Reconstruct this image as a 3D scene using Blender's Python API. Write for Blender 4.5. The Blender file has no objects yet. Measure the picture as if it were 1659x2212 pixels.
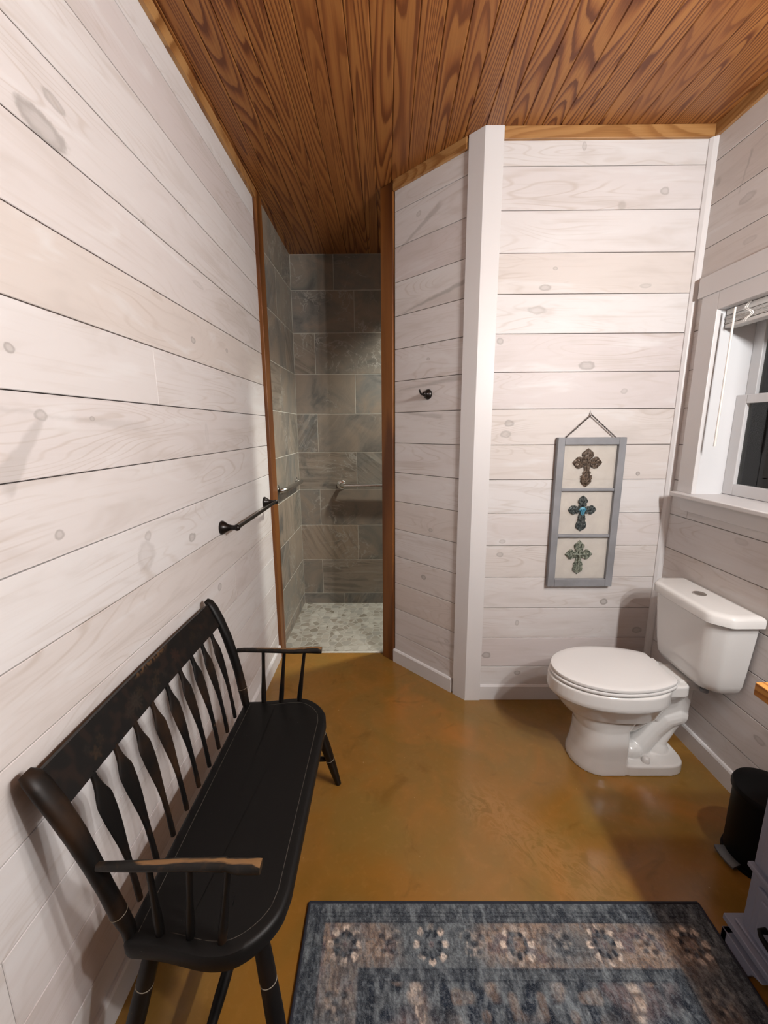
import bpy, math, random
import numpy as np
from mathutils import Vector, Matrix

random.seed(7)
RNG = np.random.RandomState(11)
SC = bpy.context.scene
COL = SC.collection
PI = math.pi
ALB = .83            # overall reflectance of painted and wooden surfaces

# ------------------------------------------------------------------ room dimensions (metres)
H = 2.81            # ceiling
W = 2.186           # right wall
YB = 2.137          # far wall with the toilet
YJ = 2.574          # where the left boards end at the shower
YS = 3.472          # far shower wall
YR = -1.70          # wall behind the camera
DA = (0.779, 2.532) # angled wall, shower end
DB = (1.168, 2.134) # angled wall, corner post end
DD = Vector((0.699, -0.715, 0)).normalized()
DN = Vector((-0.715, -0.699, 0)).normalized()
DLEN = 0.556

# ------------------------------------------------------------------ node helper
class G:
    def __init__(s, name):
        s.m = bpy.data.materials.new(name)
        s.m.use_nodes = True
        s.t = s.m.node_tree
        s.t.nodes.clear()
        s.out = s.t.nodes.new('ShaderNodeOutputMaterial')
        s.p = s.t.nodes.new('ShaderNodeBsdfPrincipled')
        s.t.links.new(s.p.outputs[0], s.out.inputs[0])
    def n(s, typ, **kw):
        x = s.t.nodes.new(typ)
        for k, v in kw.items():
            setattr(x, k, v)
        return x
    def put(s, sock, v):
        if isinstance(v, bpy.types.NodeSocket):
            s.t.links.new(v, sock)
        elif isinstance(v, tuple) and len(v) == 3 and sock.type == 'RGBA':
            sock.default_value = (v[0], v[1], v[2], 1)
        else:
            sock.default_value = v
    def math(s, op, a, b=0.0, c=0.0, clamp=False):
        x = s.n('ShaderNodeMath', operation=op, use_clamp=clamp)
        s.put(x.inputs[0], a); s.put(x.inputs[1], b); s.put(x.inputs[2], c)
        return x.outputs[0]
    def vmath(s, op, a, b=(0, 0, 0)):
        x = s.n('ShaderNodeVectorMath', operation=op)
        s.put(x.inputs[0], a); s.put(x.inputs[1], b)
        return x.outputs['Value'] if op in ('LENGTH', 'DOT_PRODUCT', 'DISTANCE') else x.outputs[0]
    def attr(s, name):
        return s.n('ShaderNodeAttribute', attribute_name=name)
    def sep(s, v):
        x = s.n('ShaderNodeSeparateXYZ'); s.put(x.inputs[0], v)
        return x.outputs[0], x.outputs[1], x.outputs[2]
    def comb(s, a, b, c):
        x = s.n('ShaderNodeCombineXYZ')
        s.put(x.inputs[0], a); s.put(x.inputs[1], b); s.put(x.inputs[2], c)
        return x.outputs[0]
    def noise(s, vec, scale=1.0, detail=2.0, rough=0.5, dist=0.0, color=False):
        x = s.n('ShaderNodeTexNoise')
        if vec is not None: s.put(x.inputs['Vector'], vec)
        s.put(x.inputs['Scale'], scale); s.put(x.inputs['Detail'], detail)
        s.put(x.inputs['Roughness'], rough); s.put(x.inputs['Distortion'], dist)
        return x.outputs[1] if color else x.outputs[0]
    def voro(s, vec, scale, feature='F1', rand=1.0):
        x = s.n('ShaderNodeTexVoronoi', feature=feature)
        s.put(x.inputs['Vector'], vec); s.put(x.inputs['Scale'], scale)
        s.put(x.inputs['Randomness'], rand)
        return x
    def ramp(s, fac, stops, interp='LINEAR'):
        x = s.n('ShaderNodeValToRGB')
        x.color_ramp.interpolation = interp
        e = x.color_ramp.elements
        while len(e) < len(stops): e.new(0.5)
        for i, (pos, c) in enumerate(stops):
            e[i].position = pos
            e[i].color = (c[0], c[1], c[2], 1) if isinstance(c, tuple) else (c, c, c, 1)
        s.put(x.inputs[0], fac)
        return x.outputs[0]
    def step(s, v, a, b, to0=0.0, to1=1.0):
        x = s.n('ShaderNodeMapRange', interpolation_type='SMOOTHSTEP')
        s.put(x.inputs[0], v); s.put(x.inputs[1], a); s.put(x.inputs[2], b)
        s.put(x.inputs[3], to0); s.put(x.inputs[4], to1)
        return x.outputs[0]
    def mix(s, f, a, b, blend='MIX'):
        x = s.n('ShaderNodeMix', data_type='RGBA', blend_type=blend)
        s.put(x.inputs[0], f); s.put(x.inputs[6], a); s.put(x.inputs[7], b)
        return x.outputs[2]
    def bump(s, h, strength=0.2, dist=0.01):
        x = s.n('ShaderNodeBump')
        s.put(x.inputs['Strength'], strength); s.put(x.inputs['Distance'], dist)
        s.put(x.inputs['Height'], h)
        return x.outputs[0]
    def obj(s):
        return s.n('ShaderNodeTexCoord').outputs['Object']
    def fin(s, color, rough=0.5, normal=None, metal=0.0, spec=0.5, coat=0.0, coat_rough=0.1):
        if not metal: color = s.mix(1.0, color, (ALB, ALB, ALB), 'MULTIPLY')
        s.put(s.p.inputs['Base Color'], color)
        s.put(s.p.inputs['Roughness'], rough)
        s.put(s.p.inputs['Metallic'], metal)
        s.put(s.p.inputs['Specular IOR Level'], spec)
        s.put(s.p.inputs['Coat Weight'], coat)
        s.put(s.p.inputs['Coat Roughness'], coat_rough)
        if normal is not None: s.put(s.p.inputs['Normal'], normal)
        return s.m

# ------------------------------------------------------------------ materials
def mat_plain(name, c, rough=0.5, var=0.06, scale=6.0, metal=0.0, spec=0.5, coat=0.0, bump=0.0, bscale=60.0):
    g = G(name)
    o = g.obj()
    n = g.noise(o, scale, 3.0)
    d = tuple(max(0, x * (1 - var)) for x in c); u = tuple(min(1, x * (1 + var)) for x in c)
    col = g.ramp(n, [(0.3, d), (0.7, u)])
    nb = None
    if bump: nb = g.bump(g.noise(o, bscale, 3.0), bump, 0.002)
    return g.fin(col, rough, nb, metal, spec, coat)

def mat_whitewash(name, knots=(), streaks=()):
    g = G(name)
    u, v, s = g.sep(g.attr('pc').outputs['Vector'])
    s13 = g.math('MULTIPLY', s, 13.0)
    base = g.ramp(s, [(0.0, (.665, .622, .605)), (.25, (.71, .690, .682)), (.45, (.645, .588, .548)), (.62, (.70, .672, .662)), (.8, (.635, .582, .570)), (1.0, (.705, .684, .672))], 'LINEAR')
    # fine fibre streaks
    f = g.noise(g.comb(g.math('MULTIPLY', u, 2.2), g.math('MULTIPLY', v, 75.0), s13), 1.0, 3.0, .6)
    fm = g.step(f, .52, .78)
    # growth-ring lines showing faintly through the wash
    hgt = g.noise(g.comb(g.math('MULTIPLY', u, 1.1), g.math('MULTIPLY', v, 7.5), s13), 1.0, 1.5, .45, .35)
    ring = g.math('ABSOLUTE', g.math('SINE', g.math('MULTIPLY', hgt, 62.0)))
    rm = g.step(ring, .55, 0.02)
    patch = g.noise(g.comb(g.math('MULTIPLY', u, 1.7), g.math('MULTIPLY', v, 5.0), g.math('ADD', s13, 4.0)), 1.0, 3.0, .55)
    rm = g.math('MULTIPLY', rm, g.step(patch, .42, .68))
    c = g.mix(g.math('MULTIPLY', fm, .42), base, (.56, .50, .455))
    c = g.mix(g.math('MULTIPLY', rm, .50), c, (.49, .42, .365))
    # thin and heavy areas of the wash
    p2 = g.noise(g.comb(g.math('MULTIPLY', u, 2.4), g.math('MULTIPLY', v, 11.0), g.math('ADD', s13, 9.0)), 1.0, 3.0, .6, .6)
    c = g.mix(g.math('MULTIPLY', g.step(p2, .50, .74), .62), c, (.545, .495, .46))
    c = g.mix(g.math('MULTIPLY', g.step(p2, .46, .30), .6), c, (.735, .725, .72))
    # small knots scattered
    vo = g.voro(g.comb(g.math('MULTIPLY', u, 1.0), g.math('ADD', v, g.math('MULTIPLY', s, 5.0)), g.math('MULTIPLY', s, 31.0)), 3.3)
    km = g.step(vo.outputs['Distance'], .085, .045)
    km = g.math('MULTIPLY', km, g.step(g.sep(vo.outputs['Color'])[0], .60, .64))
    c = g.mix(g.math('MULTIPLY', km, .55), c, (.40, .36, .33))
    # knots and scars placed one by one
    wob = g.noise(g.comb(g.math('MULTIPLY', u, 22.0), g.math('MULTIPLY', v, 26.0), 3.0), 1.0, 3.0, .6, color=True)
    wobc = g.vmath('SUBTRACT', wob, (.5, .5, .5))
    uv = g.comb(u, v, 0.0)
    tot = None; halo = None
    for (ku, kv, a, b, st) in knots:
        d0 = g.vmath('SUBTRACT', uv, (ku, kv, 0))
        d1 = g.vmath('MULTIPLY', d0, (1 / a, 1 / b, 0))
        x = g.n('ShaderNodeVectorMath', operation='MULTIPLY_ADD')
        g.put(x.inputs[0], wobc); g.put(x.inputs[1], (.9, .9, 0)); g.put(x.inputs[2], d1)
        L = g.vmath('LENGTH', x.outputs[0])
        st = min(1.0, st * 1.3)
        mk_ = g.math('MULTIPLY', g.step(L, 1.05, .75), st)
        # darker ring near its edge, paler heart
        heart = g.math('MULTIPLY', g.step(L, .75, .35), st * .45)
        mk_ = g.math('SUBTRACT', mk_, heart)
        tot = mk_ if tot is None else g.math('MAXIMUM', tot, mk_)
    for (u0, v0, u1, v1, wd, st) in streaks:
        # tapered scar running from one end to the other
        L = math.hypot(u1 - u0, v1 - v0)
        dx, dz = (u1 - u0) / L, (v1 - v0) / L
        x = g.n('ShaderNodeVectorMath', operation='MULTIPLY_ADD')
        g.put(x.inputs[0], wobc); g.put(x.inputs[1], (.018, .018, 0)); g.put(x.inputs[2], g.vmath('SUBTRACT', uv, (u0, v0, 0)))
        al = g.vmath('DOT_PRODUCT', x.outputs[0], (dx / L, dz / L, 0))
        ac = g.math('ABSOLUTE', g.vmath('DOT_PRODUCT', x.outputs[0], (-dz, dx, 0)))
        w_ = g.math('MULTIPLY', g.math('ADD', g.math('MULTIPLY', al, .85), .15), wd)
        m1 = g.step(g.math('SUBTRACT', ac, w_), .006, -.006)
        m2 = g.math('MULTIPLY', g.step(al, -.03, .03), g.step(al, 1.05, .9))
        mk_ = g.math('MULTIPLY', g.math('MULTIPLY', m1, m2), st)
        tot = mk_ if tot is None else g.math('MAXIMUM', tot, mk_)
    if tot is not None:
        c = g.mix(tot, c, (.33, .305, .285))
    hb = g.math('ADD', g.math('MULTIPLY', f, .5), g.math('MULTIPLY', hgt, .5))
    return g.fin(c, .52, g.bump(hb, .12, .004), spec=.35)

def mat_pine(name, light, mid, dark, ku=.55, kv=6.0, rings=30.0, rough=.42, fine=.35, axis=None, coat=0.0):
    """varnished pine with nested cathedral figure; uses the plank coordinates or an object axis"""
    g = G(name)
    if axis is None:
        u, v, s = g.sep(g.attr('pc').outputs['Vector'])
    else:
        x, y, z = g.sep(g.obj())
        xyz = {'x': x, 'y': y, 'z': z}
        u = xyz[axis[0]]; v = g.math('ADD', xyz[axis[1]], g.math('MULTIPLY', xyz[axis[2]], .7)); s = 0.37
    s13 = g.math('MULTIPLY', s, 17.0)
    h = g.noise(g.comb(g.math('MULTIPLY', u, ku), g.math('MULTIPLY', v, kv), s13), 1.0, 1.2, .35, .25)
    fr = g.math('FRACT', g.math('MULTIPLY', h, rings))
    fib = g.noise(g.comb(g.math('MULTIPLY', u, 3.0), g.math('MULTIPLY', v, 160.0), s13), 1.0, 2.0, .5)
    fr2 = g.math('ADD', fr, g.math('MULTIPLY', g.math('SUBTRACT', fib, .5), fine))
    col = g.ramp(fr2, [(0.0, dark), (.10, light), (.42, light), (.66, mid), (.86, dark), (1.0, dark)])
    tone = g.noise(g.comb(g.math('MULTIPLY', u, .3), g.math('MULTIPLY', v, .5), g.math('MULTIPLY', s, 41.0)), 1.0, 1.0)
    col = g.mix(g.step(tone, .35, .7, 0.0, .55), col, mid)
    col = g.mix(g.math('MULTIPLY', g.step(fib, .35, .75), .25), col, dark)
    return g.fin(col, rough, g.bump(fr2, .06, .002), spec=.4, coat=coat, coat_rough=.25)

def mat_tile(name):
    g = G(name)
    u, v, s = g.sep(g.attr('pc').outputs['Vector'])
    ang = g.math('MULTIPLY', g.math('SUBTRACT', s, .5), 9.0)
    ca, sa = g.math('COSINE', ang), g.math('SINE', ang)
    uu = g.math('SUBTRACT', g.math('MULTIPLY', u, ca), g.math('MULTIPLY', v, sa))
    vv = g.math('ADD', g.math('MULTIPLY', u, sa), g.math('MULTIPLY', v, ca))
    s9 = g.math('MULTIPLY', s, 57.0)
    base = g.ramp(s, [(0.0, (.175, .172, .150)), (.2, (.260, .220, .170)), (.4, (.180, .182, .172)), (.6, (.360, .285, .210)), (.8, (.165, .158, .145)), (1.0, (.255, .240, .205))])
    cl = g.noise(g.comb(uu, vv, s9), 4.0, 5.0, .6, .8)
    col = g.mix(g.step(cl, .38, .68), base, (.30, .245, .19))
    col = g.mix(g.step(cl, .46, .28), col, (.125, .120, .108))
    # slate layering in one direction of each tile
    ly = g.noise(g.comb(g.math('MULTIPLY', uu, 3.0), g.math('MULTIPLY', vv, 26.0), s9), 1.0, 4.0, .6, .7)
    amt = g.step(g.math('FRACT', g.math('MULTIPLY', s, 7.3)), .35, .6)
    col = g.mix(g.math('MULTIPLY', g.step(ly, .5, .62), g.math('MULTIPLY', amt, .55)), col, (.135, .115, .092))
    col = g.mix(g.math('MULTIPLY', g.step(ly, .46, .36), g.math('MULTIPLY', amt, .55)), col, (.36, .325, .27))
    # pale veins
    rn = g.noise(g.comb(uu, vv, g.math('ADD', s9, 8.0)), 5.0, 5.0, .62, 1.2)
    vein = g.step(g.math('ABSOLUTE', g.math('SUBTRACT', rn, .5)), .022, .0)
    vein = g.math('MULTIPLY', vein, g.step(g.noise(g.comb(uu, vv, s9), 2.5, 2.0), .45, .6))
    col = g.mix(g.math('MULTIPLY', vein, .8), col, (.42, .40, .35))
    return g.fin(col, .45, g.bump(g.math('ADD', cl, g.math('MULTIPLY', ly, .5)), .35, .006), spec=.45)

def mat_floor():
    g = G('stained concrete')
    o = g.obj()
    big = g.noise(o, 1.6, 4.0, .55, .5)
    mid = g.noise(o, 5.5, 5.0, .6, .9)
    fine = g.noise(o, 38.0, 4.0, .6)
    col = g.ramp(big, [(.30, (.215, .112, .020)), (.45, (.285, .132, .023)), (.56, (.245, .132, .027)), (.70, (.370, .152, .028))])
    col = g.mix(g.step(mid, .50, .80, 0, .55), col, (.33, .155, .036))
    col = g.mix(g.step(mid, .45, .26), col, (.205, .100, .017))
    # mottled greenish stain where acid pooled
    gr = g.noise(o, 2.3, 3.0, .55, .3)
    col = g.mix(g.math('MULTIPLY', g.step(gr, .50, .66), .5), col, (.240, .148, .034))
    # trowel swirls in a band across the middle of the room
    x, y, z = g.sep(o)
    band = g.math('ADD', g.math('MULTIPLY', g.math('SUBTRACT', x, 1.27), .72), g.math('MULTIPLY', g.math('SUBTRACT', y, 1.30), .70))
    bm = g.step(g.math('ABSOLUTE', band), .16, .03)
    al = g.math('SUBTRACT', g.math('MULTIPLY', g.math('SUBTRACT', y, 1.30), .70), g.math('MULTIPLY', g.math('SUBTRACT', x, 1.27), .70))
    bm = g.math('MULTIPLY', bm, g.step(g.math('ABSOLUTE', al), .40, .20))
    al_, ac_ = g.math('MULTIPLY', al, 5.0), g.math('MULTIPLY', band, 9.0)
    sw = g.noise(g.comb(al_, ac_, 0.0), 1.6, 6.0, .68, 1.5)
    ridge = g.step(g.math('ABSOLUTE', g.math('SUBTRACT', sw, .5)), .09, .0)
    col = g.mix(g.math('MULTIPLY', g.math('MULTIPLY', ridge, bm), .34), col, (.42, .215, .07))
    col = g.mix(g.math('MULTIPLY', g.math('MULTIPLY', g.step(sw, .55, .62), bm), .4), col, (.19, .095, .016))
    sp = g.voro(o, 26.0)
    spk = g.step(sp.outputs['Distance'], .07, .03)
    spk = g.math('MULTIPLY', spk, g.step(g.sep(sp.outputs['Color'])[0], .80, .84))
    col = g.mix(g.math('MULTIPLY', spk, .5), col, (.62, .45, .22))
    col = g.mix(g.math('MULTIPLY', g.step(fine, .5, .8), .2), col, (.42, .22, .06))
    nb = g.bump(g.math('ADD', g.math('MULTIPLY', sw, .5), mid), .05, .01)
    return g.fin(col, g.math('ADD', .12, g.math('MULTIPLY', mid, .14)), nb, spec=.5)

def mat_pebble():
    g = G('shower floor mosaic')
    o = g.obj()
    wv = g.noise(o, 14.0, 2.0, .5, color=True)
    vv = g.vmath('ADD', g.vmath('MULTIPLY', o, (1, 1, 0)), g.vmath('MULTIPLY', g.vmath('SUBTRACT', wv, (.5, .5, .5)), (.02, .02, 0)))
    ed = g.voro(vv, 19.0, 'DISTANCE_TO_EDGE', .7).outputs['Distance']
    ce = g.voro(vv, 19.0, 'F1', .7).outputs['Color']
    r = g.sep(ce)[0]
    col = g.ramp(r, [(0.0, (.16, .135, .10)), (.3, (.36, .335, .28)), (.5, (.25, .24, .21)), (.75, (.46, .44, .385)), (1.0, (.21, .175, .135))])
    col = g.mix(g.step(ed, .10, .03), col, (.39, .37, .32))
    nz = g.noise(o, 60.0, 3.0)
    col = g.mix(g.math('MULTIPLY', nz, .3), col, (.36, .34, .29))
    return g.fin(col, .5, g.bump(g.step(ed, .0, .12), .4, .004), spec=.4)

def mat_worn_black(name, wear=0.25, brown=.4):
    g = G(name)
    o = g.obj()
    n = g.noise(o, 5.0, 4.0, .6, .3)
    n2 = g.noise(o, 34.0, 4.0, .65, .4)
    col = g.mix(g.math('MULTIPLY', g.step(n, .45, .7), brown), (.0045, .0040, .0037), (.034, .017, .008))
    chip = g.step(n2, .80 - wear * .4, .86 - wear * .4)
    col = g.mix(g.math('MULTIPLY', chip, .5), col, (.115, .065, .035))
    return g.fin(col, .46, g.bump(n2, .08, .002), spec=.22)

def mat_seat():
    g = G('black seat paint')
    o = g.obj()
    x, y, z = g.sep(o)
    n2 = g.noise(o, 42.0, 4.0, .6, .3)
    n3 = g.noise(o, 140.0, 2.0)
    col = g.mix(g.math('MULTIPLY', g.noise(o, 3.0, 3.0), .6), (.0052, .0050, .0048), (.010, .0088, .0080))
    # scratches and flakes, more of them toward the front edge
    edge = g.step(x, .10, .20)
    th = g.math('SUBTRACT', .80, g.math('MULTIPLY', edge, .09))
    chip = g.step(g.math('SUBTRACT', n2, th), .0, .02)
    col = g.mix(g.math('MULTIPLY', chip, .45), col, (.16, .10, .06))
    fl = g.step(n3, .77, .80)
    col = g.mix(g.math('MULTIPLY', fl, .5), col, (.16, .15, .14))
    pin = g.attr('pin').outputs['Fac']
    pm = g.math('MULTIPLY', pin, g.step(g.noise(o, 70.0, 3.0), .25, .5))
    col = g.mix(g.math('MULTIPLY', pm, .6), col, (.16, .145, .12))
    return g.fin(col, .47, g.bump(n2, .06, .002), spec=.19)

def mat_attr_color(name, rough=.6, fibre=True, spec=.3):
    g = G(name)
    c = g.attr('Col').outputs['Color']
    nb = None
    if fibre:
        o = g.obj()
        x, y, z = g.sep(o)
        f = g.noise(g.comb(g.math('MULTIPLY', x, 520.0), g.math('MULTIPLY', y, 330.0), z), 1.0, 3.0, .7)
        f2 = g.noise(g.comb(g.math('MULTIPLY', x, 300.0), g.math('MULTIPLY', y, 140.0), z), 1.0, 3.0, .7)
        c = g.mix(g.step(f, .45, .75, 0, .40), c, (.30, .31, .32), 'MIX')
        c = g.mix(g.step(f2, .50, .30, 0, .5), c, (.012, .016, .024), 'MIX')
        nb = g.bump(f, .5, .003)
    return g.fin(c, rough, nb, spec=spec)

def mat_arm():
    """arm rest: black paint rubbed through to bare wood along the top"""
    g = G('rubbed black arm paint')
    o = g.obj()
    geo = g.n('ShaderNodeNewGeometry')
    nx, ny, nz = g.sep(geo.outputs['Normal'])
    x, y, z = g.sep(o)
    n = g.noise(g.comb(g.math('MULTIPLY', x, 12.0), g.math('MULTIPLY', y, 70.0), z), 1.0, 3.0, .6, .2)
    n2 = g.noise(o, 45.0, 4.0, .65)
    rub = g.attr('rub').outputs['Fac']
    m = g.step(g.math('ADD', g.math('MULTIPLY', rub, .75), g.math('MULTIPLY', n, .5)), .68, .80)
    wood = g.mix(n, (.28, .155, .065), (.15, .075, .03))
    col = g.mix(m, g.mix(g.step(n2, .5, .7, 0, .5), (.009, .008, .007), (.05, .028, .014)), wood)
    return g.fin(col, .42, g.bump(n2, .06, .002), spec=.32)

def mat_cross(name, c0, c1, rough=.35, metal=.35):
    g = G(name)
    o = g.obj()
    n = g.noise(o, 90.0, 4.0, .6, .3)
    pt = g.n('ShaderNodeNewGeometry').outputs['Pointiness']
    col = g.mix(g.step(n, .35, .65), c0, c1)  # paler mottle paints highlights into the relief colour
    return g.fin(col, rough, g.bump(n, .25, .002), metal, .5)

def mat_glass_pane():
    """hazy old pane: mostly clear with a film of dirt and a faint reflection"""
    g = G('hazy old glass')
    t = g.n('ShaderNodeBsdfTransparent')
    d = g.n('ShaderNodeBsdfDiffuse'); d.inputs[0].default_value = (.74, .69, .62, 1)
    gl = g.n('ShaderNodeBsdfGlossy'); gl.inputs['Roughness'].default_value = .08
    n = g.noise(g.obj(), 7.0, 4.0)
    m1 = g.n('ShaderNodeMixShader'); g.put(m1.inputs[0], g.step(n, .2, .9, .36, .56))
    g.t.links.new(t.outputs[0], m1.inputs[1]); g.t.links.new(d.outputs[0], m1.inputs[2])
    m2 = g.n('ShaderNodeMixShader')
    fr = g.n('ShaderNodeFresnel'); fr.inputs[0].default_value = 1.4
    g.put(m2.inputs[0], fr.outputs[0])
    g.t.links.new(m1.outputs[0], m2.inputs[1]); g.t.links.new(gl.outputs[0], m2.inputs[2])
    g.t.links.new(m2.outputs[0], g.out.inputs[0])
    return g.m

def mat_window_glass():
    g = G('window glass')
    t = g.n('ShaderNodeBsdfTransparent'); t.inputs[0].default_value = (.86, .89, .87, 1)
    gl = g.n('ShaderNodeBsdfGlossy'); gl.inputs['Roughness'].default_value = .015
    fr = g.n('ShaderNodeFresnel'); fr.inputs[0].default_value = 1.52
    wob = g.noise(g.obj(), 5.0, 2.0)
    g.put(gl.inputs['Normal'], g.bump(wob, .02, .01))
    m2 = g.n('ShaderNodeMixShader'); g.put(m2.inputs[0], fr.outputs[0])
    g.t.links.new(t.outputs[0], m2.inputs[1]); g.t.links.new(gl.outputs[0], m2.inputs[2])
    g.t.links.new(m2.outputs[0], g.out.inputs[0])
    return g.m

M_WHITE = mat_plain('white trim paint', (.72, .705, .70), .42, .015, 3.0)
M_WINW = mat_plain('white window vinyl', (.72, .725, .735), .35, .015, 3.0)
M_PORC = mat_plain('porcelain', (.78, .772, .75), .08, .01, 2.0, coat=.5)
M_PLAST = mat_plain('white seat plastic', (.77, .76, .745), .20, .01, 2.0)
M_CHROME = mat_plain('brushed steel', (.56, .55, .52), .26, .06, 40.0, metal=1.0)
M_BRONZE = mat_plain('oil rubbed bronze', (.013, .010, .009), .30, .3, 20.0, metal=.4)
M_GAP = mat_plain('dark board gap', (.05, .04, .035), .9, .2, 10.0)
M_GROUT = mat_plain('grey grout', (.56, .54, .47), .85, .08, 60.0)
M_BIN = mat_plain('black bin paint', (.0025, .0025, .003), .5, .2, 10.0, spec=.12)
M_PEDAL = mat_plain('grey pedal steel', (.10, .105, .11), .4, .15, 30.0, metal=.6)
M_CAB = mat_plain('grey cabinet paint', (.225, .240, .315), .45, .05, 8.0)
M_FRAME = mat_plain('grey picture frame paint', (.245, .25, .265), .5, .16, 9.0, bump=.15, bscale=50)
M_CHAIN = mat_plain('aged chain metal', (.030, .020, .015), .5, .2, 60.0)
M_DARK = mat_plain('dark void', (.01, .01, .012), .9, .1, 4.0)
M_BLIND = mat_plain('white blind slats', (.72, .71, .69), .45, .03, 20.0)
M_CORD = mat_plain('pale blind wand', (.86, .83, .78), .35, .02, 10.0)
M_CAULK = mat_plain('baseboard paint', (.71, .70, .70), .40, .02, 5.0)
M_FLOOR = mat_floor()
M_PEB = mat_pebble()
M_TILE = mat_tile('slate look tile')
M_CEIL = mat_pine('stained ceiling pine', (.365, .150, .038), (.265, .092, .022), (.118, .030, .006), .42, 7.2, 31.0, .40, .25)
M_TRIM = mat_pine('amber trim pine', (.47, .255, .095), (.38, .185, .060), (.25, .105, .03), 1.1, 5.0, 16.0, .40)
M_JAMB = mat_pine('red brown jamb wood', (.25, .095, .020), (.18, .060, .012), (.085, .025, .006), .22, 5.0, 15.0, .40, .25, axis='zxy')
M_JAMB2 = mat_pine('boards darkened to cut bounce', (.07, .03, .012), (.05, .02, .008), (.02, .008, .003), .5, 6.0, 18.0, .5)
M_BUTCH = mat_pine('butcher block top', (.62, .30, .075), (.50, .215, .05), (.33, .12, .028), .8, 9.0, 14.0, .35, axis='yxz')
M_BLK = mat_worn_black('worn black paint', .20, .5)
M_BLK2 = mat_worn_black('brown black spindle paint', .22, .95)
M_SEAT = mat_seat()
M_ARM = mat_arm()
M_RAIL = mat_attr_color('stencilled black paint', .46, False, .22)
M_RUG = mat_attr_color('rug pile', .95, True, .05)
M_BIND = mat_plain('navy rug binding', (.012, .014, .024), .9, .3, 90.0)
M_PANE = mat_glass_pane()
M_WGLASS = mat_window_glass()
M_X1 = mat_cross('brown cross paint', (.040, .027, .019), (.18, .135, .10))
M_X2 = mat_cross('dark teal cross paint', (.014, .020, .022), (.13, .15, .145))
M_X3 = mat_cross('sage cross paint', (.070, .085, .062), (.34, .37, .30))
M_TURQ = mat_cross('turquoise paint', (.03, .15, .23), (.10, .31, .42), .45, .1)

# ------------------------------------------------------------------ mesh helper
class M:
    def __init__(s):
        s.v = []; s.f = []; s.a = {}
    def add(s, vs, fs):
        o = len(s.v)
        s.v += [tuple(map(float, p)) for p in vs]
        s.f += [tuple(i + o for i in f) for f in fs]
        return o
    def box(s, x0, x1, y0, y1, z0, z1):
        s.add([(x0, y0, z0), (x1, y0, z0), (x1, y1, z0), (x0, y1, z0), (x0, y0, z1), (x1, y0, z1), (x1, y1, z1), (x0, y1, z1)],
              [(0, 3, 2, 1), (4, 5, 6, 7), (0, 1, 5, 4), (1, 2, 6, 5), (2, 3, 7, 6), (3, 0, 4, 7)])
    def obox(s, o, ax, ay, az):
        o = Vector(o); ax = Vector(ax); ay = Vector(ay); az = Vector(az)
        vs = [o, o + ax, o + ax + ay, o + ay, o + az, o + ax + az, o + ax + ay + az, o + ay + az]
        fs = [(0, 3, 2, 1), (4, 5, 6, 7), (0, 1, 5, 4), (1, 2, 6, 5), (2, 3, 7, 6), (3, 0, 4, 7)]
        if ax.cross(ay).dot(az) < 0: fs = [f[::-1] for f in fs]
        s.add(vs, fs)
    def prism(s, poly, z0, z1):
        n = len(poly)
        vs = [(x, y, z0) for x, y in poly] + [(x, y, z1) for x, y in poly]
        area = sum(poly[i][0] * poly[(i + 1) % n][1] - poly[(i + 1) % n][0] * poly[i][1] for i in range(n))
        fs = [tuple(range(n))[::-1], tuple(range(n, 2 * n))] + [(i, (i + 1) % n, n + (i + 1) % n, n + i) for i in range(n)]
        if area < 0: fs = [f[::-1] for f in fs]
        s.add(vs, fs)
    def loft(s, rings, caps=True, close=True):
        n = len(rings[0]); o = len(s.v)
        for r in rings: s.v += [tuple(map(float, p)) for p in r]
        m = n if close else n - 1
        for k in range(len(rings) - 1):
            for i in range(m):
                j = (i + 1) % n
                s.f.append((o + k * n + i, o + k * n + j, o + (k + 1) * n + j, o + (k + 1) * n + i))
        if caps:
            s.f.append(tuple(o + i for i in range(n))[::-1])
            s.f.append(tuple(o + (len(rings) - 1) * n + i for i in range(n)))
    def tube(s, pts, rad, n=12, ref=None, flat=None):
        """round (or flattened: flat=list of (a,b)) section along a path"""
        pts = [Vector(p) for p in pts]
        if not hasattr(rad, '__len__'): rad = [rad] * len(pts)
        rings = []; prev = None
        for i, p in enumerate(pts):
            t = (pts[min(i + 1, len(pts) - 1)] - pts[max(i - 1, 0)]).normalized()
            if ref is not None:
                a = Vector(ref); a = (a - t * a.dot(t)).normalized()
            elif prev is None:
                a = t.orthogonal().normalized()
            else:
                a = (prev - t * prev.dot(t)).normalized()
            prev = a; b = t.cross(a)
            ra, rb = (flat[i] if flat else (rad[i], rad[i]))
            rings.append([p + a * (ra * math.cos(2 * PI * k / n)) + b * (rb * math.sin(2 * PI * k / n)) for k in range(n)])
        s.loft(rings)
    def lathe(s, prof, o=(0, 0, 0), axis=(0, 0, 1), n=32):
        o = Vector(o); ax = Vector(axis).normalized(); a = ax.orthogonal().normalized(); b = ax.cross(a)
        s.loft([[o + ax * h + a * (r * math.cos(2 * PI * k / n)) + b * (r * math.sin(2 * PI * k / n)) for k in range(n)] for r, h in prof])
    def ball(s, c, r, n=16, sc=(1, 1, 1)):
        rings = []
        for i in range(1, n // 2):
            th = PI * i / (n // 2)
            rings.append([(c[0] + sc[0] * r * math.sin(th) * math.cos(2 * PI * k / n), c[1] + sc[1] * r * math.sin(th) * math.sin(2 * PI * k / n), c[2] - sc[2] * r * math.cos(th)) for k in range(n)])
        s.loft(rings)

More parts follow.
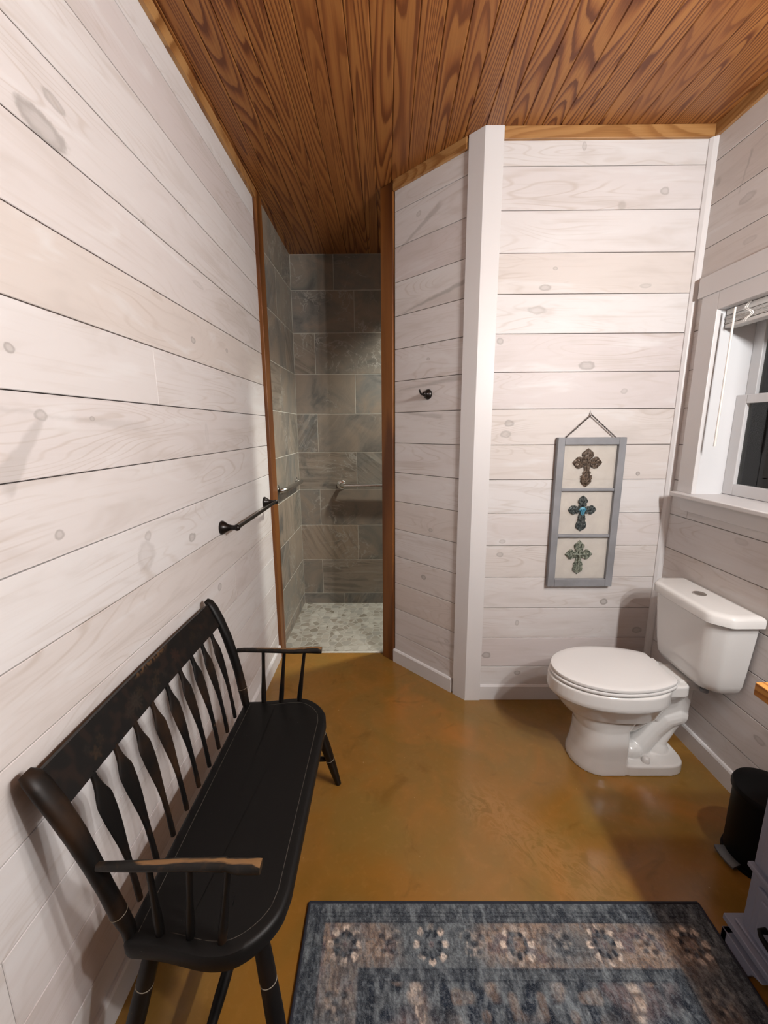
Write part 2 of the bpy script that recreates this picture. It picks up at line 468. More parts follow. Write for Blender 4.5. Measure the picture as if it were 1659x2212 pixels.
OFF = {}
def empty(name, loc):
    o = bpy.data.objects.new(name, None)
    o.empty_display_size = .05
    o.location = loc
    COL.objects.link(o)
    OFF[o.name] = Vector(loc)
    return o

def mk(name, m, mat, parent=None, smooth=None, bevel=None, seg=2, origin=None):
    off = Vector((0, 0, 0))
    if parent is not None: off = OFF[parent.name]
    loc = Vector((0, 0, 0))
    if parent is None and origin is not None:
        off = Vector(origin); loc = off
    me = bpy.data.meshes.new(name)
    me.from_pydata([(p[0] - off.x, p[1] - off.y, p[2] - off.z) for p in m.v], [], m.f)
    for nm, (typ, dom, data) in m.a.items():
        at = me.attributes.new(nm, typ, dom)
        key = 'vector' if typ == 'FLOAT_VECTOR' else ('color' if 'COLOR' in typ else 'value')
        at.data.foreach_set(key, np.asarray(data, dtype=np.float32).ravel())
    me.materials.append(mat)
    me.update()
    if smooth is not None:
        me.shade_smooth()
        me.set_sharp_from_angle(angle=math.radians(smooth))
    o = bpy.data.objects.new(name, me)
    COL.objects.link(o)
    o.location = loc
    if parent is not None:
        o.parent = parent
        OFF[o.name] = off.copy()
        if parent.type == 'MESH':
            o.location = (0, 0, 0)
    else:
        OFF[o.name] = off.copy()
    if bevel:
        b = o.modifiers.new('edge', 'BEVEL')
        b.width = bevel; b.segments = seg; b.limit_method = 'ANGLE'; b.angle_limit = math.radians(40)
        b.harden_normals = False
    return o

def tag(o, label, cat, group=None):
    o['label'] = label; o['category'] = cat
    if group: o['group'] = group
    return o
def struct(o, label=None):
    o['kind'] = 'structure'
    if label: o['label'] = label
    return o

# ------------------------------------------------------------------ board and tile surfaces
def panels(rects, org, ux, vx, nx, depth=.010, ch=.0015, keep_uv=True):
    """rects: (u0,u1,v0,v1,seed); each one a thin slab with softened edges, front face on the plane"""
    m = M(); pc = []
    org = Vector(org); ux = Vector(ux); vx = Vector(vx); nx = Vector(nx)
    flip = ux.cross(vx).dot(nx) < 0
    for (u0, u1, v0, v1, sd) in rects:
        c = [(u0, v0), (u1, v0), (u1, v1), (u0, v1)]
        ci = [(u0 + ch, v0 + ch), (u1 - ch, v0 + ch), (u1 - ch, v1 - ch), (u0 + ch, v1 - ch)]
        P = [org + ux * a + vx * b for a, b in ci] + [org + ux * a + vx * b - nx * ch for a, b in c] + [org + ux * a + vx * b - nx * depth for a, b in c]
        fs = [(0, 1, 2, 3)] + [(4 + i, 4 + (i + 1) % 4, (i + 1) % 4, i) for i in range(4)] + [(8 + i, 8 + (i + 1) % 4, 4 + (i + 1) % 4, 4 + i) for i in range(4)]
        if flip: fs = [f[::-1] for f in fs]
        m.add(P, fs)
        pc += [(a, b, sd) for a, b in ci + c + c]
    m.a['pc'] = ('FLOAT_VECTOR', 'POINT', pc)
    return m

def board_rects(u0, u1, zs, gap=.0026, joints=None, hole=None, seed=0):
    """horizontal boards between the heights zs; joints: {row: [u,...]}; hole (u0,u1,z0,z1) left open"""
    r = random.Random(seed); out = []
    for k in range(len(zs) - 1):
        a, b = min(zs[k], zs[k + 1]), max(zs[k], zs[k + 1])
        cuts = [u0] + sorted((joints or {}).get(k, [])) + [u1]
        for i in range(len(cuts) - 1):
            sd = r.random()
            R = [(cuts[i], cuts[i + 1], a, b)]
            if hole:
                nr = []
                for (p, q, c, d) in R:
                    if q <= hole[0] or p >= hole[1] or d <= hole[2] or c >= hole[3]:
                        nr.append((p, q, c, d)); continue
                    if p < hole[0]: nr.append((p, hole[0], c, d))
                    if q > hole[1]: nr.append((hole[1], q, c, d))
                    if c < hole[2]: nr.append((max(p, hole[0]), min(q, hole[1]), c, hole[2]))
                    if d > hole[3]: nr.append((max(p, hole[0]), min(q, hole[1]), hole[3], d))
                R = nr
            for (p, q, c, d) in R:
                g = gap / 2
                out.append((p + (g * .3 if p > u0 else 0), q - (g * .3 if q < u1 else 0), c + g, d - g, sd))
    return out

def wall(name, m, mat, backing, label):
    w = mk(name, m, mat)
    struct(w, label)
    b = mk('backing', backing, M_GAP, w)
    return w

ZL = [H] + [2.6557 - .1768 * k for k in range(15)] + [0.0]
ZB = [H] + [2.6622 - .1759 * k for k in range(15)] + [0.0]

left_knots = [(1.03, 2.151, .075, .032, .55), (1.072, 2.225, .035, .016, .40), (1.759, 2.068, .05, .011, .22), (.85, 1.676, .014, .012, .55), (1.669, 1.849, .022, .013, .6), (2.014, 1.869, .016, .011, .5), (.899, 1.548, .02, .014, .45), (.896, 1.291, .016, .014, .5), (1.230, 1.2, .02, .017, .35), (1.509, 1.123, .03, .018, .55), (1.715, .844, .022, .018, .5), (1.40, 2.13, .012, .008, .5), (1.056, 1.545, .010, .007, .5), (1.72, 1.50, .018, .045, .12), (1.21, 1.145, .05, .05, .22)]
left_streaks = [(.905, 1.548, .775, 1.405, .030, .38), (.905, 1.548, 1.30, 1.525, .016, .22), (.92, 1.55, .60, 1.57, .012, .25)]
back_knots = [(1.99, 2.561, .024, .018, .42), (1.479, 2.161, .032, .016, .45), (1.949, 2.167, .03, .012, .3), (1.279, 1.926, .02, .016, .5), (1.706, 1.811, .045, .022, .5), (1.343, 1.537, .026, .02, .5), (1.327, 1.485, .03, .02, .4), (2.012, 1.284, .012, .011, .8), (1.446, 2.064, .05, .02, .3), (1.33, .855, .02, .014, .45), (1.906, .586, .022, .020, .7), (1.281, .27, .026, .02, .6), (1.46, .161, .02, .015, .5), (1.443, .465, .012, .02, .4), (2.103, .422, .03, .018, .5), (1.898, 1.69, .02, .014, .35), (1.612, 2.739, .012, .02, .35), (1.52, 2.244, .012, .008, .4), (1.339, .927, .02, .012, .35)]
right_knots = [(1.905, 2.42, .045, .020, .32), (1.67, 1.052, .04, .016, .2), (1.437, .308, .03, .016, .4), (1.30, 2.60, .03, .02, .3), (1.86, 2.25, .04, .014, .2)]
right_streaks = [(1.955, 2.455, 1.915, 2.60, .006, .5), (1.915, 2.60, 1.70, 2.64, .010, .35)]
diag_knots = [(.239, .647, .022, .018, .65), (.286, .944, .018, .012, .45), (.25, 1.881, .014, .008, .4), (.173, 2.60, .02, .014, .35), (.421, .304, .02, .014, .35)]
diag_streaks = [(.05, 2.14, .50, 2.215, .012, .6), (.03, 1.73, .48, 1.77, .014, .45), (.10, 1.60, .36, 1.575, .014, .4), (.10, .235, .54, .30, .010, .3), (.02, 2.46, .32, 2.60, .016, .45), (.30, .18, .50, .10, .014, .25)]
W_LEFT = mat_whitewash('whitewashed boards left', left_knots, left_streaks)
W_BACK = mat_whitewash('whitewashed boards far', back_knots)
W_RIGHT = mat_whitewash('whitewashed boards right', right_knots, right_streaks)
W_DIAG = mat_whitewash('whitewashed boards angled', diag_knots, diag_streaks)

# left wall: plane x = 0, boards run along y
rl = board_rects(YR, YJ, ZL, joints={6: [1.375], 3: [.35], 9: [.2], 11: [1.9], 1: [-.3], 13: [.6]}, seed=5)
b = M(); b.box(-.12, -.0085, YR, YJ + .004, 0, H)
wall('wall_left', panels(rl, (0, 0, 0), (0, 1, 0), (0, 0, 1), (1, 0, 0)), W_LEFT, b, 'whitewashed board wall behind the black bench')
# far wall with the toilet: plane y = YB
rb = board_rects(DB[0] + .01, W, ZB, seed=21)
b = M(); b.prism([(DB[0] + .02, YB + .0085), (W + .12, YB + .0085), (W + .12, YB + .13), (DB[0] + .075, YB + .13)], 0, H)
wall('wall_far', panels(rb, (0, YB, 0), (1, 0, 0), (0, 0, 1), (0, -1, 0)), W_BACK, b, 'whitewashed board wall behind the toilet')
# angled wall between the shower opening and the corner post
rd = board_rects(.0, DLEN - .004, ZB, seed=33)
b = M()
A3 = Vector((DA[0], DA[1], 0))
q = [A3 - DN * .0085 - DD * .095, A3 - DN * .0085 + DD * (DLEN - .01), A3 - DN * .14 + DD * (DLEN + .03), A3 - DN * .14 - DD * .095]
b.prism([(p.x, p.y) for p in q], 0, H)
wall('wall_angled', panels(rd, (DA[0], DA[1], 0), DD, (0, 0, 1), DN), W_DIAG, b, 'angled whitewashed board wall with the robe hook')
# right wall with the window: plane x = W
WY0, WY1, WZ0, WZ1 = 1.08, 1.962, 1.205, 2.016
rr = board_rects(YR, YB, ZB, hole=(WY0 - .03, WY1 + .03, WZ0 - .03, WZ1 + .03), seed=47, joints={2: [.9], 12: [1.2]})
b = M()
for (y0, y1, z0, z1) in [(YR, WY0 - .02, 0, H), (WY1 + .02, YB + .01, 0, H), (WY0 - .02, WY1 + .02, 0, WZ0 - .02), (WY0 - .02, WY1 + .02, WZ1 + .02, H)]:
    b.box(W + .0085, W + .16, y0, y1, z0, z1)
wall('wall_right', panels(rr, (W, 0, 0), (0, 1, 0), (0, 0, 1), (-1, 0, 0)), W_RIGHT, b, 'whitewashed board wall with the window')
# unseen wall behind the camera, coloured dark to cut bounced light
rn = board_rects(0, W, ZB, seed=58)
b = M(); b.box(-.12, W + .12, YR - .12, YR - .0085, 0, H)
wall('wall_near', panels(rn, (0, YR, 0), (1, 0, 0), (0, 0, 1), (0, 1, 0)), M_JAMB2, b, 'unseen board wall closing the room, darkened to cut bounced light')

# ceiling: bead boards along y, each board a pair of strips with its own figure
rc = []
rs = random.Random(3)
x = .435 - .163 * 3
while x < W + .5:
    sd = rs.random()
    x0, x1 = max(x, -.02), x + .163
    mid_ = x + .0815
    if mid_ > x0: rc.append((YR, YS + .02, x0 + .0006, mid_ - .0004, sd))
    rc.append((YR, YS + .02, mid_ + .0004, x1 - .0006, sd))
    x += .163
m = panels(rc, (0, 0, H), (0, 1, 0), (1, 0, 0), (0, 0, -1), .012, .003)
ceil = struct(mk('ceiling', m, M_CEIL), 'stained pine bead board ceiling')
b = M(); b.box(-.12, W + .7, YR - .12, YS + .1, H + .0105, H + .08)
mk('backing', b, M_GAP, ceil)

# floors
m = M()
m.add([(-.12, YR - .12, 0), (W + .16, YR - .12, 0), (W + .16, YB + .05, 0), (DB[0] + .05, YB + .05, 0), (DA[0] + .03, 2.60, 0), (.70, 2.638, 0), (-.12, 2.638, 0),
       (-.12, YR - .12, -.05), (W + .16, YR - .12, -.05), (W + .16, YB + .05, -.05), (DB[0] + .05, YB + .05, -.05), (DA[0] + .03, 2.60, -.05), (.70, 2.638, -.05), (-.12, 2.638, -.05)],
      [(0, 1, 2, 3, 4, 5, 6), (13, 12, 11, 10, 9, 8, 7)] + [(i, 7 + i, 7 + (i + 1) % 7, (i + 1) % 7) for i in range(7)])
struct(mk('floor', m, M_FLOOR), 'glossy amber stained concrete floor')
m = M(); m.box(-.05, W, 2.638, YS + .02, -.05, -.001)
struct(mk('floor_shower', m, M_PEB), 'grey pebble mosaic shower floor')

# shower walls in slate look tile
def tile_rows(u0, u1, joints_even, joints_odd, seed, special=None):
    r = random.Random(seed); out = []
    zs = [0.0] + [.095 + .3078 * k for k in range(9)] + [H]
    for k in range(len(zs) - 1):
        j = list(joints_even if k % 2 == 0 else joints_odd)
        if special and k in special: j = special[k]
        cuts = [u0] + [a for a in j if u0 < a < u1] + [u1]
        for i in range(len(cuts) - 1):
            out.append((cuts[i] + .0022, cuts[i + 1] - .0022, zs[k] + .0022, zs[k + 1] - .0022, r.random()))
    return out
rt = tile_rows(0, W, [.483 + .615 * i for i in range(-1, 3)], [.169 + .615 * i for i in range(0, 4)], 9, {0: [.355, .97, 1.58], 9: [.33, .95, 1.56]})
m = panels(rt, (0, YS, 0), (1, 0, 0), (0, 0, 1), (0, -1, 0), .006, .001)
w = struct(mk('wall_shower_far', m, M_TILE), 'slate tiled far wall of the shower')
b = M(); b.box(-.1, W + .1, YS + .0012, YS + .1, -.05, H); mk('grout', b, M_GROUT, w)
rt = tile_rows(2.60, YS, [3.0], [3.2], 17)
m = panels(rt, (0, 0, 0), (0, 1, 0), (0, 0, 1), (1, 0, 0), .006, .001)
w = struct(mk('wall_shower_left', m, M_TILE), 'slate tiled left wall of the shower')
b = M(); b.box(-.1, -.0012, YJ + .012, YS + .05, -.05, H); mk('grout', b, M_GROUT, w)
rt = tile_rows(2.27, YS, [2.7, 3.2], [2.5, 3.0], 19)
m = panels(rt, (W, 0, 0), (0, 1, 0), (0, 0, 1), (-1, 0, 0), .006, .001)
w = struct(mk('wall_shower_right', m, M_TILE), 'slate tiled right wall of the shower')
b = M(); b.box(W + .0012, W + .12, 2.275, YS + .05, -.05, H); mk('grout', b, M_GROUT, w)

# ------------------------------------------------------------------ trim
def trim_strip(name, o, du, L, dn, th, z0, z1, mat, label, seed=.3):
    """a board of thickness th in front of a wall; carries grain coordinates"""
    o = Vector(o); du = Vector(du); dn = Vector(dn)
    m = M()
    m.obox(o + Vector((0, 0, z0)), du * L, dn * th, Vector((0, 0, z1 - z0)))
    pc = []
    for p in m.v:
        q = Vector(p) - o
        pc.append((q.dot(du), q.z - z0 + q.dot(dn), seed))
    m.a['pc'] = ('FLOAT_VECTOR', 'POINT', pc)
    return struct(mk(name, m, mat, bevel=.0015), label)
TH = .0498; BH = .090
trim_strip('trim_1', (0, YR, 0), (0, 1, 0), YJ - YR, (1, 0, 0), .016, H - TH, H, M_TRIM, 'amber ceiling trim above the left wall', .11)
trim_strip('trim_2', (DA[0], DA[1], 0), DD, DLEN - .085, DN, .016, H - TH, H, M_TRIM, 'amber ceiling trim above the angled wall', .52)
trim_strip('trim_3', (DB[0] + .0825, YB, 0), (1, 0, 0), W - DB[0] - .0825 - .003, (0, -1, 0), .016, H - TH, H, M_TRIM, 'amber ceiling trim above the toilet wall', .77)
trim_strip('trim_4', (W, YR, 0), (0, 1, 0), YB - YR - .016, (-1, 0, 0), .016, H - TH, H, M_TRIM, 'amber ceiling trim above the window wall', .31)

def base_prof(name, o, du, L, dn, label):
    o = Vector(o); du = Vector(du); dn = Vector(dn)
    prof = [(0, 0), (.014, 0), (.014, BH - .010), (.010, BH - .002), (.004, BH), (0, BH)]
    m = M()
    m.loft([[o + dn * a + Vector((0, 0, z)) for a, z in prof], [o + du * L + dn * a + Vector((0, 0, z)) for a, z in prof]])
    return struct(mk(name, m, M_CAULK), label)
base_prof('baseboard_left', (0, YR, 0), (0, 1, 0), YJ - YR + .012, (1, 0, 0), 'white baseboard behind the bench')
base_prof('baseboard_angled', (DA[0] - DD.x * .004, DA[1] - DD.y * .004, 0), DD, DLEN - .085, DN, 'white baseboard under the robe hook')
base_prof('baseboard_far', (DB[0] + .0825, YB, 0), (1, 0, 0), W - DB[0] - .0825, (0, -1, 0), 'white baseboard behind the toilet')
base_prof('baseboard_right', (W, YR, 0), (0, 1, 0), YB - YR - .012, (-1, 0, 0), 'white baseboard under the window')

# white corner post: two boards meeting on the outside corner
m = M()
c0 = Vector((1.166, 2.117, 0))
a_ = c0 - DD * .086
P = [(c0.x, c0.y), (1.2505, 2.117), (1.2505, YB + .002), (DB[0] + .005, YB + .004), (a_.x - DN.x * .02, a_.y - DN.y * .02), (a_.x, a_.y)]
m.prism(P, 0, H)
struct(mk('trim_5', m, M_WHITE, bevel=.0012), 'white corner post between the two board walls')
# white strip in the corner beside the window
m = M(); m.prism([(W, YB), (W - .030, YB), (W - .030, YB - .007), (W - .020, YB - .018), (W - .008, YB - .024), (W, YB - .024)], BH, H - TH)
struct(mk('trim_6', m, M_WHITE), 'narrow white strip in the corner beside the window')
# shower jamb boards
m = M(); m.box(-.004, .020, YJ, YJ + .105, 0, H - .004); m.box(-.004, .012, YJ + .105, YJ + .118, 0, H - .004)
struct(mk('trim_7', m, M_JAMB, bevel=.003), 'red brown wooden jamb at the left of the shower opening')
m = M()
p0 = A3 - DD * .100 + DN * .0
m.obox(p0 - DN * .03, DD * .094, DN * .044, Vector((0, 0, H - .004)))
m.obox(p0 - DN * .155 - DD * .004, DD * .02, DN * .15, Vector((0, 0, H - .004)))
struct(mk('trim_8', m, M_JAMB, bevel=.003), 'red brown wooden jamb at the right of the shower opening')
# pale sill strip where the concrete meets the shower floor
m = M(); m.box(0, .70, 2.630, 2.646, -.02, .003)
struct(mk('trim_9', m, M_GROUT), 'pale strip between concrete and shower floor')

# ------------------------------------------------------------------ window
wd = empty('window_1', (W, 1.52, WZ0)); struct(wd, 'white sash window with raised blind')
XC = W - .020
m = M(); m.box(XC, W, WY1 - .004, 2.058, WZ0, 2.090); m.box(XC, W, WY0 - .098, WY0 + .004, WZ0, 2.090)
m.box(XC, W, WY0 + .004, WY1 - .004, WZ1, 2.090)
mk('casing', m, M_WHITE, wd, bevel=.002)
m = M(); m.box(W - .026, W, WY0 - .115, 2.082, 2.090, 2.176)
mk('head_casing', m, M_WHITE, wd, bevel=.002)
m = M(); m.box(W - .058, W + .125, WY0 - .12, 2.056, WZ0 - .021, WZ0)
mk('window_sill', m, M_WHITE, wd, bevel=.005, seg=3)
m = M(); m.add([(W - .018, WY0 - .08, 1.118), (W, WY0 - .08, 1.118), (W, 2.018, 1.118), (W - .018, 2.018, 1.118), (W - .018, WY0 - .095, 1.184), (W, WY0 - .095, 1.184), (W, 2.036, 1.184), (W - .018, 2.036, 1.184)],
                [(0, 3, 2, 1), (4, 5, 6, 7), (0, 1, 5, 4), (1, 2, 6, 5), (2, 3, 7, 6), (3, 0, 4, 7)])
mk('apron', m, M_WHITE, wd, bevel=.002)
m = M()
m.box(W + .001, W + .21, WY1, WY1 + .015, WZ0, WZ1 + .015); m.box(W + .001, W + .21, WY0 - .015, WY0, WZ0, WZ1 + .015); m.box(W + .001, W + .21, WY0, WY1, WZ1, WZ1 + .015)
m.box(W + .12, W + .21, WY0, WY1, WZ0 - .02, WZ0 + .002)
mk('window_frame', m, M_WINW, wd)
XS = W + .125
def sash(x, z0, z1, st, rb_, rt_):
    m = M()
    m.box(x, x + .034, WY1 - st, WY1, z0, z1); m.box(x, x + .034, WY0, WY0 + st, z0, z1)
    m.box(x, x + .034, WY0 + st, WY1 - st, z0, z0 + rb_); m.box(x, x + .034, WY0 + st, WY1 - st, z1 - rt_, z1)
    s_ = mk('sash', m, M_WINW, wd, bevel=.003)
    g_ = M(); g_.box(x + .016, x + .020, WY0 + st, WY1 - st, z0 + rb_, z1 - rt_)
    mk('glass_pane', g_, M_WGLASS, s_)
sash(XS, WZ0 + .003, 1.655, .058, .052, .038)
sash(XS + .038, 1.618, WZ1, .052, .036, .045)
# dark ground and night beyond the window
m = M(); m.box(W + .16, 9.0, -5, 9, -.6, -.5)
struct(mk('ground_outside', m, M_DARK), 'dark ground outside the window')

# blind, pulled up to the top of the window
bl = tag(empty('window_blind', (W + .05, 1.52, 1.945)), 'white slatted blind pulled up in the window above the toilet', 'blind')
m = M(); m.box(W + .022, W + .068, WY0 + .006, WY1 - .006, 1.990, WZ1 - .002)
mk('head_rail', m, M_BLIND, bl, bevel=.002)
m = M()
rs = random.Random(2)
for k in range(9):
    z = 1.987 - k * .0036
    d = rs.uniform(-.002, .002)
    m.box(W + .020 + d, W + .070 + d, WY0 + .010, WY1 - .010, z - .0026, z)
mk('slats', m, M_BLIND, bl)
m = M(); m.box(W + .020, W + .070, WY0 + .009, WY1 - .009, 1.938, 1.953)
mk('bottom_rail', m, M_BLIND, bl, bevel=.003)
m = M(); m.tube([(W - .004, 1.878, 2.004), (W - .006, 1.876, 1.86), (W - .008, 1.874, 1.70), (W - .010, 1.872, 1.432)], [.0042, .0048, .0048, .0052], 10)
m.tube([(W - .0095, 1.8725, 1.712), (W - .0095, 1.8725, 1.708)], [.0056, .0056], 10)
mk('wand', m, M_CORD, bl, smooth=40)
m = M()
pts = []
for k in range(30):
    t = k / 29
    pts.append((W + .012 + .004 * math.sin(t * 12), 1.822 + .020 * math.sin(t * 7.5) * (1 - .5 * t), 2.012 - .072 * t))
m.tube(pts, .0022, 6)
m.tube([(p[0] - .003, p[1] + .006, p[2]) for p in pts], .0016, 6)
mk('cord', m, M_CORD, bl, smooth=60)

# ------------------------------------------------------------------ towel bar, robe hook, grab bars
tb = tag(empty('towel_bar', (0, 2.11, 1.093)), 'dark bronze towel bar on the left board wall', 'towel bar')
ZT = 1.093
for y in (1.784, 2.436):
    m = M()
    m.lathe([(.030, 0), (.031, .004), (.030, .009), (.024, .018), (.016, .030), (.012, .044), (.0105, .056), (.011, .060)], (0, y, ZT), (1, 0, 0), 28)
    p_ = mk('mounting_post', m, M_BRONZE, tb, smooth=40)
    m = M(); m.ball((.070, y, ZT), .0145, 18)
    mk('ball_end', m, M_BRONZE, p_, smooth=60)
m = M(); m.tube([(.070, 1.784, ZT), (.070, 2.436, ZT)], .0088, 16)
mk('bar', m, M_BRONZE, tb, smooth=40)

hk_p = A3 + DD * .254; hk_p.z = 1.697
hk = tag(empty('robe_hook', hk_p), 'small dark bronze robe hook on the angled board wall', 'hook')
m = M(); m.lathe([(.0265, 0), (.0275, .003), (.026, .008), (.020, .016), (.013, .022), (.0115, .026)], hk_p, DN, 28)
mk('mounting_base', m, M_BRONZE, hk, smooth=40)
m = M()
c = hk_p + DN * .034
m.ball(c, .0125, 18)
mk('ball', m, M_BRONZE, hk, smooth=60)
m = M()
up = Vector((0, 0, 1))
m.tube([c + DN * .006, c + DN * .018 + up * -.003, c + DN * .027 + up * .001, c + DN * .034 + up * .009, c + DN * .038 + up * .017], [.0066, .0056, .0050, .0048, .0046], 12)
m.ball(c + DN * .038 + up * .018, .0049, 10)
mk('hook_arm', m, M_BRONZE, hk, smooth=60)

def grab_bar(lbl, a, b, nrm):
    a = Vector(a); b = Vector(b); nrm = Vector(nrm); d = (b - a).normalized()
    o = tag(empty('grab_bar', (a + b) / 2), lbl, 'grab bar')
    pts = []
    for t in np.linspace(0, PI / 2, 7): pts.append(a + nrm * (.012 + .036 * math.sin(t)) + d * (.036 * (1 - math.cos(t))))
    q = []
    for t in np.linspace(PI / 2, 0, 7): q.append(b + nrm * (.012 + .036 * math.sin(t)) - d * (.036 * (1 - math.cos(t))))
    a = a - nrm * .003; b = b - nrm * .003
    m = M(); m.tube(pts + q, .0165, 16)
    mk('bar', m, M_CHROME, o, smooth=50)
    for p in (a, b):
        m = M(); m.lathe([(.038, 0), (.038, .004), (.032, .009), (.018, .012)], p, nrm, 28)
        mk('flange', m, M_CHROME, o, smooth=40)
    return o
grab_bar('steel grab bar on the far shower wall', (.350, YS, 1.056), (1.10, YS, 1.046), (0, -1, 0))
grab_bar('steel grab bar on the left shower wall', (0, 2.770, 1.112), (0, 3.345, 1.104), (1, 0, 0))

# ------------------------------------------------------------------ window frame art with three crosses
FY = YB - .001
fr = tag(empty('wall_art_frame', (1.752, FY, .683)), 'grey three pane window frame with metal crosses hanging beside the toilet', 'wall art')
X0, X1, Z0, Z1 = 1.582, 1.922, .685, 1.468
FT = .030
m = M()
yy0, yy1 = FY - FT, FY - .002
m.box(X0, X0 + .036, yy0, yy1, Z0, Z1); m.box(X1 - .036, X1, yy0, yy1, Z0, Z1)
m.box(X0 + .036, X1 - .036, yy0, yy1, Z0, Z0 + .042); m.box(X0 + .036, X1 - .036, yy0, yy1, Z1 - .036, Z1)
mk('frame', m, M_FRAME, fr, bevel=.0025)
mz = [(1.197, 1.213), (.954, .970)]
for (a, b_) in mz:
    m = M(); m.box(X0 + .036, X1 - .036, yy0 + .003, yy1, a, b_)
    mk('mullion', m, M_FRAME, fr, bevel=.003)
zz = [(Z1 - .036, mz[0][1]), (mz[0][0], mz[1][1]), (mz[1][0], Z0 + .042)]
for (a, b_) in zz:
    m = M(); m.box(X0 + .034, X1 - .034, FY - .012, FY - .010, b_ - .002, a + .002)
    mk('glass_pane', m, M_PANE, fr)

def cross(cx, cz, top, side, bot, short, longp, mat, lbl, kind):
    """short/longp: (fraction along arm, half width) outlines; relief scrolls on top"""
    y0 = FY - .0125
    def arm(L, prof, ang):
        ca, sa = math.cos(ang), math.sin(ang)   # ang 0 = up
        L_ = [(w, f * L) for f, w in prof]; R_ = [(-w, f * L) for f, w in prof[::-1] if w > 1e-6]
        return [(a * ca + b_ * sa, -a * sa + b_ * ca) for a, b_ in R_[::-1] + L_[::-1]]
    pts = []
    m = M()
    out = []
    for ang, L, pr in ((0, top, short), (PI / 2, side, short), (PI, bot, longp), (3 * PI / 2, side, short)):
        out += arm(L, pr, ang)
    n = len(out)
    th = .007
    inn = [(a * .93, b_ * .95) for a, b_ in out]
    m.loft([[(cx + a, y0, cz + b_) for a, b_ in out], [(cx + a, y0 - th * .6, cz + b_) for a, b_ in out], [(cx + a, y0 - th, cz + b_) for a, b_ in inn]])
    # raised scrolls and ridges
    def curl(px, pz, r, a0, turn, k):
        ps = []
        for i in range(22):
            t = i / 21
            rr_ = r * (1 - .75 * t)
            an = a0 + turn * t * 1.35 * 2 * PI
            ps.append((cx + px + rr_ * math.cos(an), y0 - th - .001, cz + pz + rr_ * math.sin(an)))
        m.tube(ps, [k * (1 - .35 * i / 21) for i in range(22)], 6)
    for ang, L, w in ((0, top, .014), (PI / 2, side, .014), (3 * PI / 2, side, .014), (PI, bot, .014)):
        ca, sa = math.cos(ang), math.sin(ang)
        f = .62 if ang != PI else .78
        for sg in (1, -1):
            a, b_ = sg * w, f * L
            X_, Z_ = a * ca + b_ * sa, -a * sa + b_ * ca
            curl(X_, Z_, .0115, PI / 2 - ang + sg * 1.2, sg, .0030)
            a, b_ = sg * w * .72, f * L * .52
            X_, Z_ = a * ca + b_ * sa, -a * sa + b_ * ca
            curl(X_, Z_, .008, PI / 2 - ang - sg * .6, -sg, .0024)
        ps = [(cx + f_ * L * sa, y0 - th - .0005, cz + f_ * L * ca) for f_ in (.05, .4, .7, .96)]
        m.tube(ps, [.0042, .0038, .0030, .0018], 6)
    o = mk('cross', m, mat, fr, smooth=35)
    o['label'] = lbl
    if kind == 'ridge':
        m2 = M()
        m2.tube([(cx - .034, y0 - th - .004, cz + .003), (cx + .034, y0 - th - .004, cz)], .0045, 8)
        m2.tube([(cx, y0 - th - .004, cz + .022), (cx - .001, y0 - th - .004, cz - .05)], .0045, 8)
        mk('inner_cross', m2, mat, o, smooth=40)
    if kind == 'med':
        m2 = M()
        pl = [(0, .017), (.010, .012), (.020, .002), (.012, -.006), (.009, -.020), (0, -.030), (-.009, -.020), (-.012, -.006), (-.020, .002), (-.010, .012)]
        m2.loft([[(cx + a, y0 - th + .001, cz + b_) for a, b_ in pl], [(cx + a, y0 - th - .004, cz + b_) for a, b_ in pl], [(cx + a * .75, y0 - th - .0065, cz + b_ * .75) for a, b_ in pl]])
        for (a, b_) in ((0, .006), (.007, 0), (-.007, 0), (0, -.010), (0, -.018)):
            m2.ball((cx + a, y0 - th - .0065, cz + b_), .0042, 8)
        q_ = mk('medallion', m2, M_TURQ, o, smooth=40); q_['label'] = 'turquoise medallion'
    return o
sh1 = [(.20, .017), (.30, .020), (.40, .026), (.55, .030), (.70, .028), (.82, .016), (.90, .011), (1.0, 0)]
lg1 = [(.16, .017), (.30, .013), (.42, .0135), (.52, .018), (.55, .030), (.60, .026), (.64, .030), (.68, .026), (.78, .028), (.88, .018), (.93, .012), (1.0, 0)]
cross(1.742, 1.342, .072, .074, .124, sh1, lg1, M_X1, 'brown metal cross', 'plain')
sh2 = [(.20, .014), (.32, .016), (.40, .019), (.50, .017), (.58, .020), (.72, .022), (.86, .015), (.94, .006), (1.0, 0)]
lg2 = [(.14, .014), (.25, .016), (.32, .019), (.40, .015), (.50, .018), (.62, .025), (.75, .028), (.86, .024), (.94, .010), (1.0, 0)]
cross(1.737, 1.100, .074, .073, .114, sh2, lg2, M_X2, 'dark metal cross with a turquoise centre', 'med')
sh3 = [(.20, .013), (.34, .014), (.42, .022), (.55, .027), (.68, .026), (.78, .016), (.84, .012), (.90, .008), (1.0, 0)]
lg3 = [(.14, .013), (.28, .015), (.40, .017), (.46, .025), (.52, .025), (.58, .022), (.72, .027), (.82, .024), (.90, .012), (1.0, 0)]
cross(1.739, .861, .076, .072, .110, sh3, lg3, M_X3, 'sage green metal cross', 'ridge')
